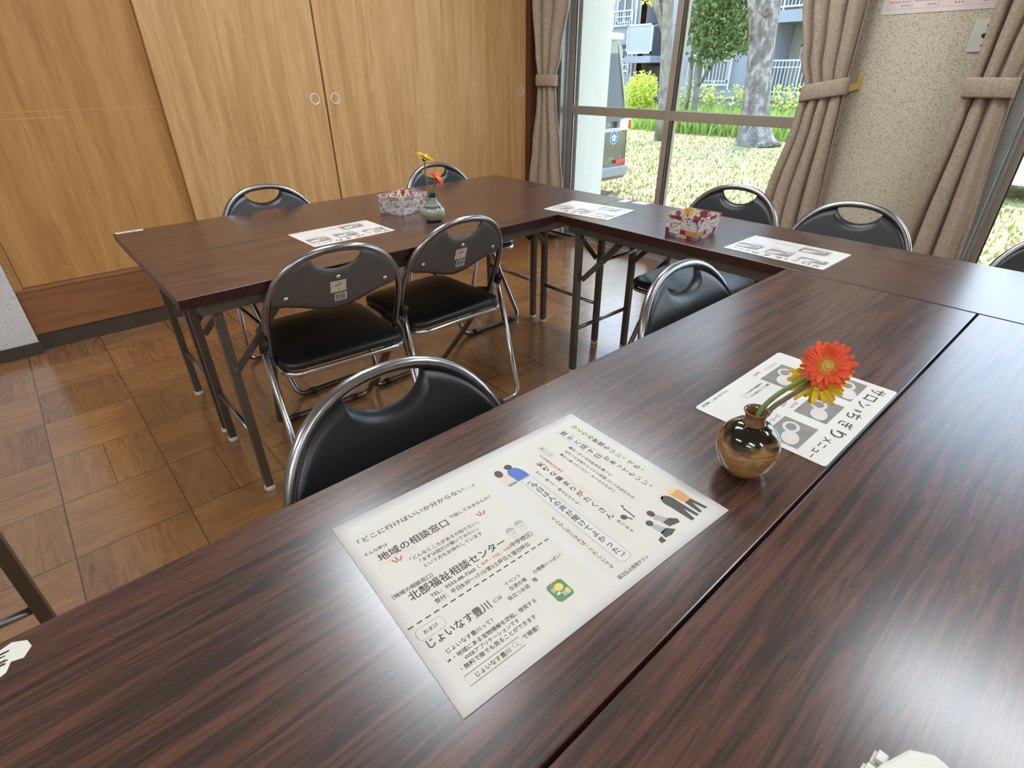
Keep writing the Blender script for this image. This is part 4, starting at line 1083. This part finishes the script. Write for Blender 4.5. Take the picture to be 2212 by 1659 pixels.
def blades(n, xr, yf, hr, wd, seed, mat, name):
    rnd = random.Random(seed); m = MB()
    for _ in range(n):
        x = xr[0]+(xr[1]-xr[0])*rnd.random()**1.2; lo, hi = yf(x); y = rnd.uniform(lo, hi); h = rnd.uniform(*hr); a = rnd.uniform(0, 6.28); w2 = wd*rnd.uniform(.6, 1.3)
        dx, dy = math.cos(a)*w2, math.sin(a)*w2; lx, ly = rnd.gauss(0, .35)*h, rnd.gauss(0, .35)*h
        v = [m.b.verts.new(p) for p in ((x-dx, y-dy, GZ), (x+dx, y+dy, GZ), (x+lx*.5+dx*.7, y+ly*.5+dy*.7, GZ+h*.65), (x+lx, y+ly, GZ+h), (x+lx*.5-dx*.7, y+ly*.5-dy*.7, GZ+h*.65))]
        m.b.faces.new(v)
    o = m.build(name, mat, fix=False); tag(o, kind='stuff'); return o
tag(blades(6500, (5.0, 15), lambda x: (x*.07, x*.86), (.02, .075), .014, 21, L_GR, 'lawn_grass'), 'short sunlit grass tufts on the lawn outside the windows', 'grass')
tag(blades(4200, (14.8, 20.5), lambda x: (x*.36, x*.86), (.25, .62), .03, 22, L_WD, 'tall_weeds'), 'tall green weeds growing along the foot of the grey building', 'weeds')
rnd = random.Random(31); m = MB()
for _ in range(150):
    x = rnd.uniform(18.5, 20.8); y = rnd.uniform(x*.38, x*.68); h = rnd.uniform(.55, 1.15)
    m.slot = 0; m.tube([(x, y, GZ), (x+rnd.gauss(0, .05), y+rnd.gauss(0, .05), GZ+h)], [.012, .006], 5); m.slot = 1
    for k in range(6): m.ball((x+rnd.gauss(0, .05), y+rnd.gauss(0, .05), GZ+h*rnd.uniform(.7, 1.05)), rnd.uniform(.02, .045), 6)
o = m.build('flowering_weeds', [L_WD, plain('pale_yellow_blossom', lin(196, 198, 110), .8)]); tag(o, 'pale yellow flowering weeds rising in front of the building base', 'weeds', None, 'stuff')

# apartment building, parallel to the window wall
BX = 22.0
t = tag(empty('apartment_building', (BX, 11, GZ)), 'grey concrete apartment building with white balcony railings beyond the lawn', 'building')
CN = plain('weathered_concrete', lin(130, 136, 144), .9, 0, .10, 1.2); CN2 = plain('recess_concrete', lin(158, 156, 146), .9, 0, .08, 1.5); WHT = plain('white_paint', lin(180, 184, 190), .5); DKG = plain('dark_pane', lin(64, 72, 84), .12); DKR = plain('shade_and_canopy_dark', lin(70, 72, 76), .9)
m = MB(); FL = 2.44
yR, yL, wy = 4.0, 10.72, 30.0
m.box((BX, 10.95, -.6), (BX+.3, 15.35, 9)).box((BX, 16.6, -.6), (BX+.3, wy, 9)).box((BX+1.3, 5.5, -.6), (BX+1.6, 10.95, 9)).box((BX+1.9, 15.35, -.6), (BX+2.2, 16.6, 9)).box((BX, 10.72, -.6), (BX+1.6, 10.95, 9)).box((BX, 15.3, -.6), (BX+1.9, 15.36, 9)).box((BX, 16.6, -.6), (BX+1.9, 16.66, 9))
wb(m, 'wall', CN, t)
m = MB().box((BX-.08, 10.7, .17), (BX, 30, .24)).box((BX-.3, 5.5, .16), (BX+1.3, 10.72, .34)).box((BX-.05, 5.5, -.2), (BX+.1, 10.7, .16)).box((BX-.02, 10.95, 2.72), (BX, 30, 2.76))
for k in (1, 2): m.box((BX-.3, 5.5, .16+FL*k-.05), (BX+1.3, 10.72, .34+FL*k+.12))
wb(m, 'floor_slab', CN, t)
wb(MB().box((BX+1.28, 5.5, .34), (BX+1.3, 10.7, 2.55)).box((BX+1.28, 5.5, 2.9), (BX+1.3, 10.7, 5)), 'recess_lining', CN2, t)
wb(MB().box((BX+.05, 5.5, -.6), (BX+.1, 10.6, .15)), 'under_slab_shade_board', DKR, t)  # dark board standing in for the shade beneath the slab
def railing(y0, y1, z0, z1, sp, name='balcony_railing', x=BX-.2):
    r = MB(); r.box((x-.03, y0, z1-.05), (x+.03, y1, z1)).box((x-.02, y0, z0), (x+.02, y1, z0+.05)).box((x-.015, y0, z1-.25), (x+.015, y1, z1-.215))
    n = int((y1-y0)/sp)
    for i in range(n+1):
        y = y0+(y1-y0)*i/n; r.box((x-.012, y-.012, z0), (x+.012, y+.012, z1-.02))
        if i % 8 == 0: r.box((x-.025, y-.025, z0-.1), (x+.025, y+.025, z1))
    return wb(r, name, WHT, t)
railing(5.5, 10.66, .42, 1.45, .125); railing(5.5, 10.66, 2.98, 4.0, .125)
def bwin(y0, y1, z0, z1, x, name='window', split=True):
    r = MB(); f = .05
    r.box((x-.05, y0, z0), (x, y0+f, z1)).box((x-.05, y1-f, z0), (x, y1, z1)).box((x-.05, y0, z0), (x, y1, z0+f)).box((x-.05, y0, z1-f), (x, y1, z1))
    if split: r.box((x-.06, (y0+y1)/2-.03, z0), (x, (y0+y1)/2+.03, z1)).box((x-.06, y0, z1-.42), (x, y1, z1-.37))
    o = wb(r, name, WHT, t); wb(MB().box((x-.02, y0+f, z0+f), (x-.01, y1-f, z1-f)), 'pane', DKG, o)
bwin(9.05, 10.28, .36, 1.92, BX+1.28, 'balcony_door'); bwin(7.0, 8.2, .36, 1.92, BX+1.28, 'balcony_door'); bwin(9.0, 10.28, 2.95, 4.6, BX+1.28, 'balcony_door')
bwin(12.25, 13.85, .75, 2.12, BX-.0); railing(12.15, 13.98, .62, 1.68, .14, 'window_grille', BX-.14)
bwin(17.1, 17.75, 1.15, 1.95, BX); railing(17.0, 17.8, 1.1, 1.6, .12, 'window_grille', BX-.12); bwin(17.1, 17.9, 2.9, 4.2, BX); railing(17.0, 18.0, 2.78, 3.35, .12, 'window_grille', BX-.12)
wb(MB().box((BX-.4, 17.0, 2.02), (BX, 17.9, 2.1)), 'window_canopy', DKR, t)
wb(MB().box((BX-.9, 15.32, 1.42), (BX+1.9, 16.62, 1.66)), 'entrance_canopy', CN, t)
m = MB().box((BX-.85, 15.4, 1.80), (BX-.80, 16.55, 2.72)); o = wb(m, 'landing_panel', plain('pale_blue_panel', lin(140, 150, 164), .6), t)
m = MB()
for lo, hi in (((BX-.88, 15.36, 1.74), (BX-.8, 16.6, 1.81)), ((BX-.88, 15.36, 2.70), (BX-.8, 16.6, 2.76)), ((BX-.88, 16.55, 1.74), (BX-.8, 16.6, 2.76)), ((BX-.88, 15.36, 1.74), (BX-.8, 15.41, 2.76))): m.box(lo, hi)
wb(m, 'panel_frame', WHT, o)
wb(MB().box((BX+.6, 15.5, GZ), (BX+.65, 16.5, 1.3)), 'entrance_shade_board', DKR, t)  # dark board, the entrance's shade put into its colour
wb(MB().tube([(BX-.08, 16.85, GZ), (BX-.08, 16.85, 8)], .05, 8), 'drain_pipe', WHT, t)
wb(MB().tube([(BX-.08, 11.35, GZ), (BX-.08, 11.35, 8)], .05, 8), 'drain_pipe', CN, t)

# white fin outside the glass door
t = struct(MB().box((XW+.155, 3.10, -.6), (XW+.494, 3.24, ZC)).build('trim_3', grain('pale_painted_board', [(.3, lin(214, 216, 208)), (.7, lin(228, 230, 224))], (30, 30, .6), rough=.6, fine=.04), bevel=.003))

# dark van, its rear corner showing past the fin
def car(loc, rz, L, Wd, H, paint, label, van=True):
    t = tag(empty('parked_van' if van else 'parked_car', loc, R(rz)), label, 'car')
    # local: rear at y=0 facing -y, length along +y, centre x=0; z from ground
    def sec(y):
        f = min(1, max(0, (L-y)/(1.0 if van else 1.3)))
        return f
    prof = [(-.5, .22), (-.5, .55), (-.485, .95), (-.45, 1.30), (-.43, H/1.0-.12), (-.37, H-.02), (0, H)]
    prof = [(x*Wd, z) for x, z in prof]; prof = prof+[(-x, z) for x, z in reversed(prof[:-1])]
    m = MB(); P = []
    for y, k, zc in ((0, .97, 1), (.06, 1, 1), (.5, 1, 1), (L*.5, 1, 1), (L-1.25, 1, 1), (L-.75, .99, .62 if not van else .8), (L-.15, .95, .52), (L, .88, .45)):
        lean = .0
        P.append([(x*k, y+(.16*max(0, (z-.95))/(H-.95) if y < .1 else 0), z if z < .95 else .95+(z-.95)*max(.02, (zc-.45)/.55)) for x, z in prof])
    V = m.grid(P, smooth=False)
    m.b.faces.new([m.b.verts.new(p) for p in P[0]]); m.b.faces.new([m.b.verts.new(p) for p in reversed(P[-1])]); bmesh.ops.remove_doubles(m.b, verts=m.b.verts, dist=1e-4)
    m.build('body', paint, t, bevel=.03, segs=3)
    GL = plain('car_glass', lin(40, 48, 56), .06); sl = lambda z: .16*max(0, z-.95)/(H-.95)
    rb = Matrix()
    m = MB(); pts = [(-.40, .98), (.40, .98), (.34, H-.2), (-.34, H-.2)]
    m.b.faces.new([m.b.verts.new((x*Wd, sl(z)-.012, z)) for x, z in pts]); o = m.build('rear_window', GL, t); md = o.modifiers.new('thick', 'SOLIDIFY'); md.thickness = .02
    for s in (-1, 1):
        m = MB(); pts = [(.7, .98), (L-1.5, .98), (L-1.5, H-.25), (.8, H-.25)]
        m.b.faces.new([m.b.verts.new((s*(Wd*.492-.075*Wd*2*max(0, (z-.98))/(H-.98)*.62)+s*.01, y, z)) for y, z in pts]); o = m.build('side_window', GL, t); md = o.modifiers.new('thick', 'SOLIDIFY'); md.thickness = .02
        for y in (.62, L-.85):
            w_ = MB().lathe([(.0001, -.1), (.20, -.1), (.30, -.09), (.32, -.05), (.32, .05), (.30, .09), (.20, .1), (.0001, .1)], (s*(Wd/2-.12), y, .32), 24, Matrix.Rotation(R(90), 3, 'Y')).build('wheel', M['rubber'], t)
            MB().lathe([(.0001, -.02), (.18, -.02), (.2, .0), (.18, .02), (.0001, .02)], (s*(Wd/2-.015), y, .32), 18, Matrix.Rotation(R(90), 3, 'Y')).build('hub_cap', M['alu'], w_)
        MB().box((s*Wd*.41-.10, -.02, .86), (s*Wd*.41+.10, .06, 1.0)).build('tail_light_lens', plain('clear_lens', lin(226, 222, 220), .15), t, bevel=.01)
        MB().box((s*Wd*.475-.03, -.025, .87), (s*Wd*.475+.03, .05, .99)).build('tail_light', plain('red_lens', lin(170, 56, 50), .2), t, bevel=.008)
        MB().box((s*Wd*.39-.12, -.03, .435), (s*Wd*.39+.10, .0, .485)).build('reflector', plain('red_reflector', lin(200, 60, 50), .3), t, bevel=.005)
    MB().box((-Wd*.49, -.045, .26), (Wd*.49, .12, .40)).build('bumper', plain('grey_bumper', lin(128, 132, 132), .5), t, bevel=.02)
    MB().prism(rrect(-Wd*.41, .53, Wd*.41, .86, .06), .0, .008, Matrix.Rotation(R(90), 4, 'X')).build('tailgate_panel', paint, t, bevel=.004)
    MB().box((-Wd*.40, -.018, .845), (Wd*.36, .02, .90)).build('tailgate_trim', M['alu'], t, bevel=.01)
    MB().box((-Wd*.30, -.02, H-.06), (Wd*.30, .3, H+.02)).build('roof_spoiler', plain('pale_spoiler', lin(188, 206, 206), .3), t, bevel=.03)
    return t
OLV = plain('olive_grey_paint', lin(106, 106, 88), .3, .3, .03, 3, coat=.5)
VX = 6.10
van = car((VX, 5.2, GZ), 0, 3.6, 1.50, 1.98, OLV, 'olive grey van outside, rear corner showing past the white fin')
bd = MB(); M4 = Matrix.Translation((.40, -.0095, .775)) @ Matrix.Rotation(R(90), 4, 'X')
c_ = lambda r, cx=0, cy=0, n=24: [(cx+r*math.cos(2*PI*i/n), cy+r*math.sin(2*PI*i/n)) for i in range(n)]
bd.prism(c_(.085), 0, .002, M4); bd.slot = 1; bd.prism(c_(.074), .002, .003, M4); bd.slot = 0
for k in range(5):
    a = PI/2+2*PI*k/5; bd.prism(c_(.020, .033*math.cos(a), .033*math.sin(a), 14), .003, .004, M4)
bd.prism(c_(.012), .003, .0042, M4); bd.slot = 1; bd.prism(c_(.008), .0042, .005, M4)
bd.build('round_sticker', [WHT, plain('sticker_blue', lin(44, 84, 160), .4)], van)
car((10.9, -1.35, GZ), 0, 4.2, 1.62, 1.48, plain('white_car_paint', lin(232, 234, 236), .3, 0, .02, 3, coat=.5), 'white car parked beyond the second window at the right edge', False)
